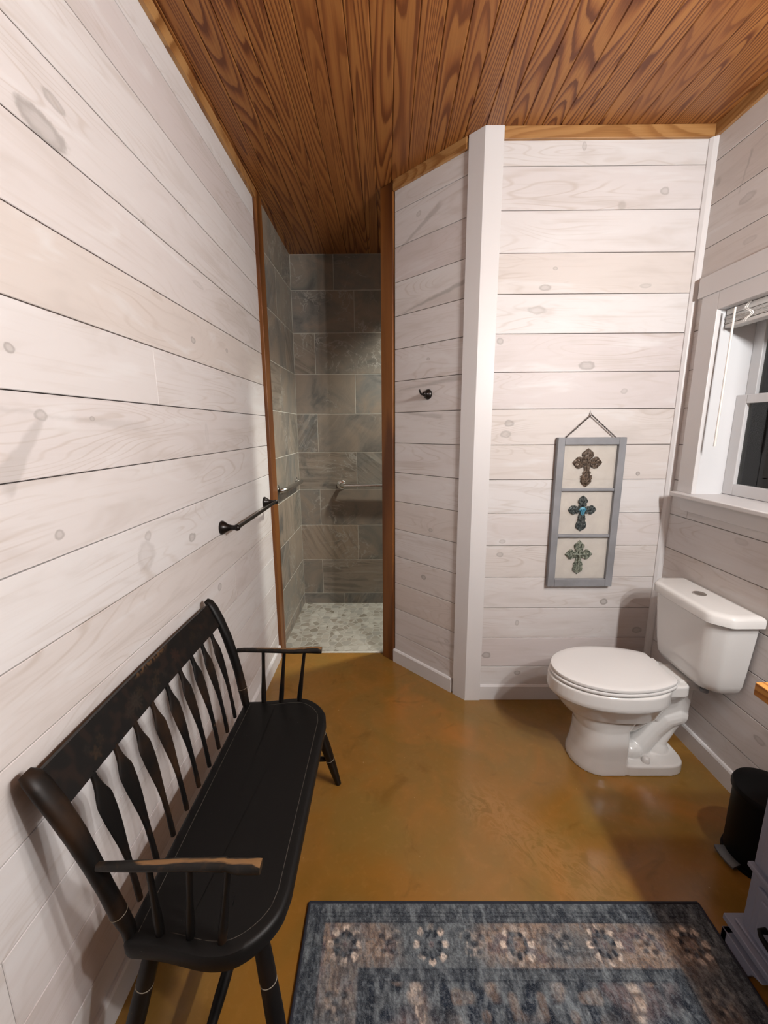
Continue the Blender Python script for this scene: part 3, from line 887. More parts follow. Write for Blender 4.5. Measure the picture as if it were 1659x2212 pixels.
# chain
m = M()
A_ = Vector((1.622, FY - .012, Z1 - .004)); T_ = Vector((1.741, FY - .016, 1.578)); B_ = Vector((1.876, FY - .012, Z1 - .004))
for (p, q_) in ((A_, T_), (T_, B_)):
    n_ = int((q_ - p).length / .0075)
    dv = (q_ - p) / n_
    for k in range(n_):
        c_ = p + dv * (k + .5); t_ = dv.normalized()
        sd = Vector((0, 1, 0)) if k % 2 else t_.cross(Vector((0, 1, 0))).normalized()
        ring = [c_ + t_ * (.0062 * math.cos(a)) + sd * (.0030 * math.sin(a)) for a in np.linspace(0, 2 * PI, 11)]
        m.tube(ring, .0011, 5)
mk('chain', m, M_CHAIN, fr, smooth=60)
m = M(); m.tube([(1.741, FY + .004, 1.588), (1.741, FY - .010, 1.584), (1.741, FY - .019, 1.578), (1.741, FY - .021, 1.590)], [.0020, .0020, .0020, .0018], 8)
m.tube([(1.741, FY - .0005, 1.600), (1.741, FY - .012, 1.583)], [.0016, .0016], 6)
tag(mk('nail', m, M_WINW, None, smooth=50, origin=(1.741, FY, 1.588)), 'small pale nail in the board wall holding the frame chain', 'nail')

# ------------------------------------------------------------------ toilet (x = distance from right wall)
TY = 1.715
def TX(l): return W - l
to = tag(empty('toilet', (TX(.35), TY, 0)), 'white two piece toilet with closed lid in the far corner', 'toilet')
NS = 56
def egg(lb, lf, hw, z, nb=2.6, nf=2.0, wide=.46):
    """outline from back lb to front lf; widest at fraction wide"""
    lc = lb + (lf - lb) * wide; pts = []
    for k in range(NS):
        t = 2 * PI * k / NS
        c_, s_ = math.cos(t), math.sin(t)
        e = nf if c_ > 0 else nb
        L = (lf - lc) if c_ > 0 else (lc - lb)
        px = lc + L * (abs(c_) ** (2 / e)) * (1 if c_ > 0 else -1)
        py = hw * (abs(s_) ** (2 / e)) * (1 if s_ > 0 else -1)
        pts.append((TX(px), TY + py, z))
    return pts
# bowl with rim, column, trap and foot: overlapping solids fused into one smooth casting
m = M()
m.loft([egg(.24, .640, .128, .262), egg(.235, .672, .150, .300), egg(.225, .698, .169, .335), egg(.22, .712, .178, .352), egg(.215, .722, .184, .356), egg(.215, .725, .186, .372), egg(.215, .722, .184, .418), egg(.22, .716, .179, .424)])
m.loft([egg(.385, .607, .129, .0, 7, 2.2, .42), egg(.385, .606, .128, .020, 7, 2.2, .42), egg(.385, .594, .122, .075, 7, 2.2, .42), egg(.385, .587, .119, .14, 7, 2.2, .42), egg(.38, .590, .113, .20, 5, 2.1, .44), egg(.33, .615, .116, .25, 3, 2.0, .45), egg(.30, .64, .128, .29, 3, 2.0, .45)])
def rslab(l0, l1, h0, z0, z1, e=5, hw2=None):
    m.loft([egg(l0, l1, h0, z0, e, e, .5), egg(l0, l1, h0, z0 + .004, e, e, .5), egg(l0 + .001, l1, h0 * .995, z1 - .006, e, e, .5), egg(l0 + .005, l1, h0 * .97, z1, e, e, .5)])
rslab(.125, .46, .129, 0, .050, 4.0)                       # foot plate
m.loft([egg(.095, .36, .046, .215, 5, 5, .5), egg(.088, .36, .048, .30, 5, 5, .5), egg(.080, .36, .052, .40, 5, 5, .5)]); rslab(.150, .42, .108, .376, .426, 8); rslab(.045, .30, .070, .385, .430, 6)                      # deck under the tank
m.loft([egg(.14, .38, .045, .29, 3, 3, .5), egg(.12, .40, .060, .33, 4, 3, .5), egg(.13, .42, .080, .36, 5, 3, .5), egg(.155, .43, .102, .385, 6, 3, .5)])
# trapway tube on both flanks of the centre line
tr = [(.46, TY, .155), (.40, TY, .150), (.335, TY, .170), (.275, TY, .235), (.215, TY, .285), (.150, TY, .285), (.115, TY, .230), (.125, TY, .150), (.17, TY, .06), (.19, TY, .0)]
m.tube([(TX(a), b_, c_) for a, b_, c_ in tr], None, 18, flat=[(.060, .085), (.060, .085), (.055, .075), (.050, .072), (.050, .078), (.050, .080), (.046, .072), (.044, .060), (.05, .062), (.06, .07)], ref=(0, 1, 0)) if False else None
def ttube(path, ra, n=20):
    m.tube([(TX(a), b_, c_) for a, b_, c_ in path], ra, n)
ttube([(.44, TY, .215), (.36, TY, .232), (.28, TY, .272), (.225, TY, .33)], [.090, .084, .074, .064])
ttube([(.315, TY, .030), (.282, TY, .085), (.238, TY, .150), (.190, TY, .212), (.140, TY, .232), (.105, TY, .222)], [.064, .058, .056, .060, .060, .048])
ttube([(.13, TY, .245), (.165, TY, .16), (.205, TY, .09), (.205, TY, .02)], [.050, .040, .045, .070])
m.ball((TX(.345), TY - .030, .055), .056, 18, (1.0, 1.0, .9)); m.ball((TX(.345), TY + .030, .055), .056, 18, (1.0, 1.0, .9))
bowl = mk('bowl', m, M_PORC, to, smooth=180)
rm_ = bowl.modifiers.new('fuse', 'REMESH'); rm_.mode = 'VOXEL'; rm_.voxel_size = .0034; rm_.use_smooth_shade = True
sm_ = bowl.modifiers.new('soften', 'SMOOTH'); sm_.factor = .5; sm_.iterations = 5
for sg in (-1, 1):
    m = M(); m.lathe([(.0165, 0), (.0165, .010), (.0145, .020), (.009, .025), (.002, .0265)], (TX(.305), TY + sg * .098, .049), (0, 0, 1), 24)
    mk('bolt_cap', m, M_PLAST, to, smooth=50)
# seat ring and lid
def lid_outline(z, sc=1.0, lb=.225, lf=.712, hw=.181):
    pts = []
    lc = lb + (lf - lb) * .48
    n_ = 64
    for k in range(n_):
        t = 2 * PI * k / n_
        c_, s_ = math.cos(t), math.sin(t)
        if c_ > 0:
            px = lc + (lf - lc) * c_ ; py = hw * s_
        else:
            px = lc + (lc - lb) * c_ * 1.32; px = max(px, lb)
            py = hw * s_
            if px <= lb + 1e-6:
                py = hw * (s_ if abs(s_) > .1 else s_)
        cxm = (lb + lf) / 2
        pts.append((TX(cxm + (px - cxm) * sc), TY + py * sc, z))
    return pts
m = M(); m.loft([lid_outline(.4265, .985, lf=.716), lid_outline(.4285, .997, lf=.716), lid_outline(.438, 1.0, lf=.716), lid_outline(.4415, .985, lf=.716)])
mk('seat', m, M_PLAST, to, smooth=50)
m = M(); m.loft([lid_outline(.4445, .975), lid_outline(.4465, .995), lid_outline(.454, 1.0), lid_outline(.4585, .992), lid_outline(.4605, .97), lid_outline(.4615, .85), lid_outline(.462, .4)])
mk('lid', m, M_PLAST, to, smooth=40)
for sg in (-1, 1):
    m = M(); m.tube([(TX(.208), TY + sg * .072 - .018, .437), (TX(.208), TY + sg * .072 + .018, .437)], [.011, .011], 14)
    m.box(TX(.228), TX(.196), TY + sg * .072 - .013, TY + sg * .072 + .013, .425, .437)
    mk('hinge', m, M_PLAST, to, smooth=40)
# tank
def tank_ring(z, l0, l1, hw, ch, r=.020):
    """rectangle with chamfered, rounded front corners"""
    raw = [(l0, -hw), (l1 - ch, -hw), (l1, -hw + ch), (l1, hw - ch), (l1 - ch, hw), (l0, hw)]
    rad = [.008, .016, .024, .024, .016, .008]
    pts = []
    n = len(raw)
    for i in range(n):
        p = Vector(raw[i]).to_3d(); a = Vector(raw[i - 1]).to_3d(); b_ = Vector(raw[(i + 1) % n]).to_3d()
        da, db = (a - p).normalized(), (b_ - p).normalized()
        rr_ = min(rad[i], (a - p).length * .45, (b_ - p).length * .45)
        s0, s1 = p + da * rr_, p + db * rr_
        for t in np.linspace(0, 1, 6):
            q_ = s0 * (1 - t) ** 2 + p * 2 * t * (1 - t) + s1 * t * t
            pts.append((TX(q_.x), TY + q_.y, z))
    return pts
m = M()
m.loft([tank_ring(.433, .022, .115, .150, .040), tank_ring(.437, .016, .138, .166, .044), tank_ring(.450, .013, .152, .176, .046), tank_ring(.475, .012, .160, .184, .046), tank_ring(.53, .012, .166, .191, .046), tank_ring(.62, .012, .171, .200, .046), tank_ring(.72, .012, .175, .209, .046), tank_ring(.757, .012, .176, .211, .046)])
mk('tank', m, M_PORC, to, smooth=35)
m = M()
m.loft([tank_ring(.752, .008, .186, .224, .055), tank_ring(.757, .006, .192, .230, .058), tank_ring(.786, .006, .191, .230, .058), tank_ring(.794, .009, .187, .226, .057), tank_ring(.799, .016, .180, .219, .055), tank_ring(.801, .03, .165, .20, .05)])
mk('tank_lid', m, M_PORC, to, smooth=45)
m = M(); m.lathe([(.026, 0), (.026, .003), (.023, .005), (.010, .0058), (.001, .006)], (TX(.094), TY + .010, .8005), (0, 0, 1), 32)
mk('flush_button', m, M_CHROME, to, smooth=40)
# fill valve nut under the tank
m = M(); m.lathe([(.016, 0), (.017, .004), (.017, .014), (.010, .016), (.010, .046)], (TX(.085), TY - .085, .392), (0, 0, 1), 16)
mk('valve_nut', m, M_FRAME, to, smooth=40)

# ------------------------------------------------------------------ bench
BO = (.32, 1.103, 0)
be = tag(empty('bench', BO), 'black antique spindle back bench with stencilled crest along the left wall', 'bench')
SZ = .430          # seat top
y0s, y1s = .682, 1.524
# seat: outline with scooped ends and rounded front corners, dense grid for the pin stripe
def seat_outline(n=40):
    """front-to-back list of (x, ymin) for the near end; the far end mirrors it"""
    out = []
    for i in range(n + 1):
        x = .146 + (.494 - .146) * i / n
        t = (x - .146) / (.348)
        y = .694 - .016 * math.sin(PI * min(1, t / .55)) * (1 if t < .55 else 0)
        y = .690 + .004 * math.cos(t * 6.0) - .016 * math.exp(-((t - .62) / .25) ** 2)
        # rounded front corner
        r = .115
        if x > .494 - r:
            d = x - (.494 - r)
            y += r - math.sqrt(max(r * r - d * d, 0))
        # small round at the back corner
        rb_ = .022
        if x < .146 + rb_:
            d = (.146 + rb_) - x
            y += rb_ - math.sqrt(max(rb_ * rb_ - d * d, 0))
        out.append((x, y))
    return out
ol = seat_outline(44)
yc = 1.103
poly = [(x, y) for x, y in ol] + [(x, 2 * yc - y) for x, y in reversed(ol)]
# remove duplicate points
pp = []
for p in poly:
    if not pp or (abs(p[0] - pp[-1][0]) + abs(p[1] - pp[-1][1])) > 1e-4: pp.append(p)
poly = pp
cxs, cys = .31, yc
def inset(d):
    res = []
    n = len(poly)
    for i in range(n):
        a = Vector(poly[i - 1]); p = Vector(poly[i]); c_ = Vector(poly[(i + 1) % n])
        t = (c_ - a)
        if t.length < 1e-9: t = Vector((1, 0))
        t.normalize(); nn = Vector((-t.y, t.x))
        if (Vector((cxs, cys)) - p).dot(nn) < 0: nn = -nn
        res.append((p.x + nn.x * d, p.y + nn.y * d))
    return res
def sdip(x, y):
    # gentle roll: seat rises a touch at both ends
    e = max(0, (abs(y - yc) - .30) / .12)
    return .006 * e * e - .003 * max(0, 1 - ((x - .33) / .14) ** 2)
m = M()
rings = []; pin = []
for d, z, pv in ((.010, SZ - .044, 0), (.003, SZ - .041, 0), (0, SZ - .030, 0), (0, SZ - .012, 0), (.004, SZ - .004, 0), (.012, SZ, 0), (.0300, SZ, 0), (.0304, SZ, 1), (.0314, SZ, 1), (.0318, SZ, 0), (.06, SZ, 0), (.10, SZ, 0), (.13, SZ, 0)):
    ring = [(x, y, z + (sdip(x, y) if z > SZ - .02 else 0)) for x, y in inset(d)]
    rings.append(ring); pin += [pv] * len(ring)
m.loft(rings)
m.a['pin'] = ('FLOAT', 'POINT', pin)
mk('seat', m, M_SEAT, be, smooth=40)
# crest rail: a board leaning back, stencilled
def rail_pt(t, h, dn):
    """t along y, h up the board 0..1, dn out toward the room"""
    y = .704 + (1.502 - .704) * t
    bow = -.010 * (1 - (2 * t - 1) ** 2)
    x = .070 + (.030 - .070) * h + bow * .35
    z = .768 + (.852 - .768) * h + .004 * math.sin(PI * t)
    return (x + dn * .90, y, z + dn * .42)
def vnoise(x, y, sc, seed):
    r = np.random.RandomState(seed); g_ = r.rand(64, 64)
    X = (x * sc) % 63; Y = (y * sc) % 63
    xi = X.astype(int); yi = Y.astype(int); fx = X - xi; fy = Y - yi
    fx = fx * fx * (3 - 2 * fx); fy = fy * fy * (3 - 2 * fy)
    a = g_[xi, yi]; b_ = g_[(xi + 1) % 64, yi]; c_ = g_[xi, (yi + 1) % 64]; d = g_[(xi + 1) % 64, (yi + 1) % 64]
    return (a * (1 - fx) + b_ * fx) * (1 - fy) + (c_ * (1 - fx) + d * fx) * fy
nt, nh = 330, 40
m = M(); cols = []
T, Hh = np.meshgrid(np.linspace(0, 1, nt), np.linspace(0, 1, nh), indexing='ij')
S = T * .80; V = Hh * .093          # metres on the board
base = np.zeros((nt, nh, 3)) + np.array([.0055, .0048, .0044])
def blend(base, msk, c): return base * (1 - msk[..., None]) + np.array(c) * msk[..., None]
def sstep(a, b_, x):
    t = np.clip((x - a) / (b_ - a), 0, 1); return t * t * (3 - 2 * t)
nz = vnoise(S, V, 60, 1); nz2 = vnoise(S + 3, V + 2, 190, 2)
base = blend(base, .5 * sstep(.5, .8, nz), (.022, .012, .008))
def flower(base, s0, v0, r, c, petals=6, amp=.6):
    d = np.hypot(S - s0, V - v0); an = np.arctan2(V - v0, S - s0)
    rr_ = r * (.72 + .28 * np.cos(petals * an))
    body = sstep(0, -.002, d - rr_) * (.4 + .6 * sstep(.3, .7, nz2))
    ringm = sstep(.0025, .0, np.abs(d - rr_)) * .8
    core = sstep(.0016, 0, np.abs(d - r * .3))
    base = blend(base, np.clip(body * amp * .55, 0, 1), c)
    base = blend(base, np.clip(ringm * amp * .4, 0, 1), (c[0] * 1.2, c[1] * 1.2, c[2] * 1.2))
    return blend(base, core * .5, (.006, .005, .005))
gold = (.055, .034, .016); rust = (.050, .020, .012); gry = (.036, .029, .021)
for (s0, v0, r, c, p_, a_) in ((.115, .028, .016, (.06, .034, .015), 5, .7), (.140, .045, .012, gold, 6, .5), (.10, .05, .010, gry, 5, .5),
                               (.375, .034, .017, gold, 6, .6), (.395, .052, .012, gold, 5, .5), (.355, .022, .012, gry, 5, .6), (.42, .030, .012, gry, 6, .6),
                               (.50, .048, .022, rust, 8, .8), (.28, .040, .026, gry, 12, .8), (.31, .052, .016, gold, 10, .5), (.245, .030, .015, gry, 9, .6),
                               (.62, .05, .018, gold, 8, .4), (.655, .035, .014, gry, 6, .5), (.69, .05, .012, rust, 6, .5)):
    base = flower(base, s0, v0, r, c, p_, a_)
rubm = sstep(.078, .09, V) * sstep(.30, .34, S) * sstep(.52, .44, S) * sstep(.35, .65, nz2)
base = blend(base, rubm * .6, (.16, .085, .035))
def rail_grid(dn):
    return [[rail_pt(i / (nt - 1), j / (nh - 1), dn) for j in range(nh)] for i in range(nt)]
Fg, Bg = rail_grid(.012), rail_grid(-.004)
vs = [p for row in Fg for p in row] + [p for row in Bg for p in row]
fs = []
N1 = nt * nh
for i in range(nt - 1):
    for j in range(nh - 1):
        a = i * nh + j
        fs.append((a, a + nh, a + nh + 1, a + 1)); fs.append((N1 + a, N1 + a + 1, N1 + a + nh + 1, N1 + a + nh))
for i in range(nt - 1):
    a = i * nh; fs.append((a, N1 + a, N1 + a + nh, a + nh))
    a = i * nh + nh - 1; fs.append((a, a + nh, N1 + a + nh, N1 + a))
for j in range(nh - 1):
    fs.append((j, j + 1, N1 + j + 1, N1 + j)); a = (nt - 1) * nh + j; fs.append((a, N1 + a, N1 + a + 1, a + 1))
m.add(vs, fs)
cf = np.concatenate([base.reshape(-1, 3), np.zeros((N1, 3)) + .008])
m.a['Col'] = ('FLOAT_COLOR', 'POINT', np.concatenate([cf, np.ones((2 * N1, 1))], 1))
o = mk('crest_rail', m, M_RAIL, be, smooth=40); o['label'] = 'black crest rail with faded stencilled flowers'
# back posts: flattened and rolled back at the top, turned below
for (ys_, yt, sg) in ((.714, .688, -1), (1.494, 1.516, 1)):
    p = [(.163, ys_, SZ - .03), (.156, ys_ + sg * -.002 + 0, SZ + .02), (.147, ys_ + (yt - ys_) * .2, .50), (.133, ys_ + (yt - ys_) * .45, .575), (.118, ys_ + (yt - ys_) * .6, .64), (.098, ys_ + (yt - ys_) * .75, .715), (.074, ys_ + (yt - ys_) * .9, .785), (.052, yt, .835), (.038, yt, .858), (.026, yt, .868)]
    fl = [(.0125, .0125), (.0150, .0150), (.0175, .0175), (.0165, .0165), (.0175, .0180), (.0170, .0215), (.0150, .0235), (.0140, .0235), (.0125, .0215), (.008, .014)]
    m = M(); m.tube(p, None, 18, ref=(1, 0, .3), flat=fl) if False else m.tube(p, [1] * len(p), 18, ref=(1, 0, .3), flat=fl)
    po = mk('back_post', m, M_BLK2, be, smooth=60)
    m = M()
    c_ = Vector(p[2])
    t_ = (Vector(p[3]) - Vector(p[1])).normalized(); a_ = t_.orthogonal().normalized(); b_ = t_.cross(a_)
    m.tube([c_ + a_ * (.0176 * math.cos(t)) + b_ * (.0176 * math.sin(t)) for t in np.linspace(0, 2 * PI, 25)], .0009, 5)
    q_ = mk('ring_line', m, mat_plain('worn ring line', (.20, .16, .11), .5), po, smooth=60)
# arrow spindles
for k in range(9):
    yb_ = .794 + (1.434 - .794) * k / 8; yt = .789 + (1.428 - .789) * k / 8
    P0 = Vector((.134, yb_, SZ - .012)); P1 = Vector((.072, yt, .778))
    ts = [0, .08, .20, .34, .46, .56, .68, .78, .81, .89, .945, 1.0]
    hw_ = [.0075, .0078, .0072, .0082, .0130, .0185, .0235, .0250, .0235, .0125, .0080, .0072]
    td = [.0065, .0068, .0062, .0060, .0052, .0048, .0046, .0046, .0048, .0056, .0060, .0060]
    pts = [P0 + (P1 - P0) * t + Vector((.010 * math.sin(PI * t), 0, 0)) for t in ts]
    m = M(); m.tube(pts, [1] * len(pts), 14, ref=(0, 1, 0), flat=list(zip(hw_, td)))
    mk('spindle', m, M_BLK2, be, smooth=45)
# arms with spindles
def arm(y_in, y_out, zb, near):
    sg = -1 if near else 1
    pts = [(.132, y_in, zb), (.16, y_in + sg * .001, zb + .001), (.23, y_in, zb + .001), (.30, y_in - sg * .003, zb + .001), (.36, y_in - sg * .004, zb), (.392, y_in - sg * .003, zb + .001), (.396, y_in - sg * .003, zb + .001), (.42, y_in, zb + .001), (.452, y_in, zb + .001), (.468, y_in, zb)]
    fl = [(.0085, .0085), (.0088, .0095), (.0092, .0110), (.0098, .0125), (.0105, .0135), (.0112, .0142), (.0098, .0122), (.0122, .0150), (.0135, .0155), (.0125, .0140)]
    m = M(); m.tube(pts, [1] * len(pts), 18, ref=(0, 0, 1), flat=fl)
    rub = []
    for i, p in enumerate(pts):
        for k in range(18):
            up_ = math.cos(2 * PI * k / 18)
            side = math.sin(2 * PI * k / 18)
            rub.append(max(0, up_) ** 2 * (.2 if i < 2 else .80) + (.40 if i >= 9 else 0) * max(0, up_ + .2))
    m.a['rub'] = ('FLOAT', 'POINT', rub)
    a_ = mk('arm', m, M_ARM, be, smooth=50)
    a_['label'] = 'arm rubbed to bare wood on top'
    return a_
arm(.693, 0, .641, True)
arm(1.513, 0, .657, False)
for near in (True, False):
    for k in range(3):
        xb = (.226, .294, .366)[k]; xt = (.236, .320, .400)[k]
        if near:
            yb_, yt, zt = (.716, .711, .702)[k], .693, .641
        else:
            yb_, yt, zt = (1.506, 1.511, 1.518)[k], 1.513, .657
        P0 = Vector((xb, yb_, SZ - .01)); P1 = Vector((xt, yt, zt))
        ts = [0, .12, .28, .45, .62, .80, 1.0]
        rr_ = [.0085, .0100, .0098, .0080, .0068, .0066, .0062]
        m = M(); m.tube([P0 + (P1 - P0) * t for t in ts], rr_, 14)
        mk('arm_spindle', m, M_BLK2, be, smooth=50)
# legs and stretchers
M_RING = mat_plain('pale ring line', (.26, .23, .18), .5)
LEG = {}
for (nm, tx, ty, fx, fy) in (('a', .438, .735, .512, .652), ('b', .438, 1.471, .512, 1.552), ('c', .205, .728, .105, .655), ('d', .205, 1.478, .105, 1.552)):
    P0 = Vector((tx, ty, SZ - .03)); P1 = Vector((fx, fy, .0095 if nm == 'a' else 0.0)); LEG[nm] = (P0, P1)
    ts = [0, .10, .24, .26, .28, .44, .60, .62, .64, .80, .93, 1.0]
    rr_ = [.0165, .0185, .0195, .0180, .0195, .0205, .0190, .0172, .0185, .0165, .0140, .0125]
    m = M(); m.tube([P0 + (P1 - P0) * t for t in ts], rr_, 18)
    lg = mk('leg', m, M_BLK, be, smooth=50)
    m = M()
    d_ = (P1 - P0).normalized(); a_ = d_.orthogonal().normalized(); b_ = d_.cross(a_)
    for t, r in ((.26, .0183), (.62, .0175)):
        m = M(); c_ = P0 + (P1 - P0) * t
        m.tube([c_ + a_ * (r * math.cos(q_)) + b_ * (r * math.sin(q_)) for q_ in np.linspace(0, 2 * PI, 25)], .0010, 5)
        mk('ring_line', m, M_RING, lg, smooth=60)
def on_leg(k, z):
    P0, P1 = LEG[k]; t = (P0.z - z) / P0.z
    return P0 + (P1 - P0) * t
zs_ = .150
for a_, b_ in (('a', 'c'), ('b', 'd')):
    p, q_ = on_leg(a_, zs_), on_leg(b_, zs_)
    m = M(); m.tube([p + (q_ - p) * t for t in (0, .2, .5, .8, 1)], [.009, .0115, .014, .0115, .009], 14)
    mk('stretcher', m, M_BLK, be, smooth=50)
p = (on_leg('a', zs_) + on_leg('c', zs_)) / 2; q_ = (on_leg('b', zs_) + on_leg('d', zs_)) / 2
m = M(); m.tube([p + (q_ - p) * t for t in (0, .1, .5, .9, 1)], [.010, .014, .0165, .014, .010], 14)
mk('stretcher', m, M_BLK, be, smooth=50)

# ------------------------------------------------------------------ rug
RX0, RX1, RY1, RY0 = .473, 1.728, 1.080, -.72
dx = .0030
nx_, ny_ = int((RX1 - RX0) / dx), 330
ys1 = np.linspace(0, .34, 130); ys2 = np.linspace(.345, RY1 - RY0, 330)
vv_ = np.concatenate([ys1, ys2]); uu_ = np.linspace(0, RX1 - RX0, nx_)
U, Vv = np.meshgrid(uu_, vv_, indexing='ij')
WID = RX1 - RX0; LEN = RY1 - RY0
n1 = vnoise(U, Vv, 9, 5); n2 = vnoise(U * 2.4, Vv, 30, 6); n3 = vnoise(U * 1.6, Vv, 80, 7); n4 = vnoise(U + 1, Vv + 1, 34, 8)
navy = np.array([.018, .025, .038]); slate = np.array([.105, .118, .126]); cream = np.array([.50, .42, .35]); tan = np.array([.275, .200, .150]); plum = np.array([.135, .100, .098])
col = np.zeros(U.shape + (3,)) + navy
col = blend(col, .35 + .65 * sstep(.35, .7, n2 * .5 + n1 * .5), slate)
du = np.minimum(U, WID - U); dv = np.minimum(Vv, LEN - Vv)
edge = np.minimum(du, dv)
# thin guard lines of the outer border
for e_, w_ in ((.030, .0022), (.040, .0018), (.056, .0025), (.172, .0028), (.196, .0028)):
    col = blend(col, .75 * sstep(w_, w_ * .4, np.abs(edge - e_)), navy * .7)
# main border
bm_ = sstep(.056, .060, edge) * sstep(.170, .166, edge)
warm = sstep(.42, .62, vnoise(U, Vv * .35, 5.2, 15) * .75 + n1 * .25)
bc = np.zeros_like(col) + slate * 1.05
bc = blend(bc, warm, tan)
bc = blend(bc, sstep(.55, .75, n4) * warm, plum * 1.2)
col = col * (1 - bm_[..., None]) + bc * bm_[..., None]
def rosette(cu, cv, sc=1.0, st=1.0):
    global col
    d = np.hypot(U - cu, Vv - cv) / sc; an = np.arctan2(Vv - cv, U - cu)
    pet = sstep(.45, .9, np.abs(np.cos(4 * an)))
    outer = sstep(.011, .005, np.abs(d - .043 + .010 * (n3 - .5))) * pet * (.35 + .65 * sstep(.3, .6, n4))
    dark = sstep(.010, .005, np.abs(d - .026 + .012 * (n3 - .5))) * (.45 + .55 * sstep(.4, .9, np.abs(np.cos(3.5 * an + .5))))
    core = sstep(.010, .005, d)
    col = blend(col, np.clip(outer * st * 1.3, 0, 1), cream * 1.15)
    col = blend(col, np.clip(dark * st, 0, 1) * .95, navy * .75)
    col = blend(col, core * .6 * st, plum * 1.6)
def leafm(cu, cv, st=.9):
    global col
    for (a, b_, r_) in ((0, 0, .012), (.022, -.014, .011), (-.020, -.016, .010), (.012, .022, .009), (-.014, .020, .008)):
        d = np.hypot((U - cu - a) * .8, Vv - cv - b_)
        col = blend(col, sstep(r_, r_ * .5, d) * st * .8, navy * .8)
        col = blend(col, sstep(.005, .001, np.abs(d - r_ * 1.5)) * st * .35 * sstep(.4, .7, n3), cream)
cv = .112
for k in range(-2, 3):
    rosette(.640 + .2575 * k, cv)
    if k < 2: leafm(.640 + .2575 * (k + .5), cv - .004)
for side in (.112, WID - .112):
    for k in range(1, 7):
        rosette(side, cv + .2575 * k, .9, .8)
        leafm(side, cv + .2575 * (k - .5))
# field: mirrored medallion
fm_ = sstep(.196, .202, edge)
fu = np.abs(U - WID / 2); fv = np.abs(Vv - LEN / 2)
fv2 = Vv
fc = np.zeros_like(col) + navy * 1.1
fc = blend(fc, sstep(.38, .66, n2 * .6 + n4 * .4), slate * 1.1)
cor = sstep(-.01, .02, fu - (.10 + .55 * np.abs((Vv % .9) - .45)) + .03 * np.sin(Vv * 40))
fc = blend(fc, cor * .8 * sstep(.25, .5, n1), plum * 1.15)
def band(expr, w_): return sstep(w_, w_ * .45, np.abs(expr))
zig = np.abs(((Vv - .225) % .34) - .17)
ctr = .225 + .6 * zig - .02
fc = blend(fc, band(fu - ctr, .024) * (.45 + .5 * sstep(.3, .6, n3)), cream * .95)
fc = blend(fc, band(fu - (.17 - .55 * np.abs(((Vv - .21) % .34) - .17) + .02), .010) * .5, slate * 2.0)
tanblob = sstep(.55, .8, vnoise(fu + 2, Vv, 14, 25)) * sstep(.06, .10, fu) * sstep(.24, .18, fu)
fc = blend(fc, tanblob * .8, tan)
gridm = sstep(.62, .85, vnoise(fu + 5, Vv + 1, 30, 31))
fc = blend(fc, gridm * .7, navy * .6)
fc = blend(fc, sstep(.66, .85, vnoise(fu + 9, Vv + 3, 26, 37)) * .5, tan)
col = col * (1 - fm_[..., None]) + fc * fm_[..., None]
# worn grey streaks over everything
col = blend(col, .34 * sstep(.55, .85, n2) + .16 * sstep(.5, .8, n3), slate * 2.1)
col = blend(col, .45 * sstep(.48, .2, n3), navy * .8)
n5 = vnoise(U * 1.6, Vv, 150, 51); n6 = vnoise(U * 4.0, Vv, 90, 52)
col = blend(col, .28 * sstep(.55, .9, n5), slate * 2.6)
col = blend(col, .32 * sstep(.45, .1, n6), navy)
col = 1.35 * col ** 1.12
col *= (.72 + .56 * RNG.rand(*U.shape))[..., None]
m = M()
zt = .0085
vs = [(RX0 + u, RY1 - v, zt + .0006 * (n - .5)) for u, v, n in zip(U.ravel(), Vv.ravel(), n3.ravel())]
nv = len(vv_)
fs = [(i * nv + j, i * nv + j + 1, (i + 1) * nv + j + 1, (i + 1) * nv + j) for i in range(nx_ - 1) for j in range(nv - 1)]
m.v = vs; m.f = fs
m.a['Col'] = ('FLOAT_COLOR', 'POINT', np.concatenate([col.reshape(-1, 3), np.ones((U.size, 1))], 1))
ru = mk('rug', m, M_RUG, None, smooth=180, origin=(1.104, .18, 0))
tag(ru, 'faded navy oriental rug with cream rosette border on the amber floor', 'rug')
m = M()
m.tube([(RX0, RY1, .0055), (RX1, RY1, .0055)], [.0052, .0052], 8)
m.tube([(RX0, RY0, .0055), (RX1, RY0, .0055)], [.0052, .0052], 8)
m.tube([(RX0, RY0, .0055), (RX0, RY1, .0055)], [.0052, .0052], 8)
m.tube([(RX1, RY0, .0055), (RX1, RY1, .0055)], [.0052, .0052], 8)
m.box(RX0, RX1, RY0, RY1, .0008, .0070)
mk('binding', m, M_BIND, ru, smooth=50)

# ------------------------------------------------------------------ vanity
VX, VY0, VY1 = 1.767, .12, .972
va = tag(empty('vanity_cabinet', (1.97, .55, 0)), 'grey painted vanity cabinet on bracket feet at the right edge', 'cabinet')
XR = W - .018
m = M()
m.box(VX, XR, VY0, VY1, .060, .795)
mk('body', m, M_CAB, va, bevel=.002)
m = M()
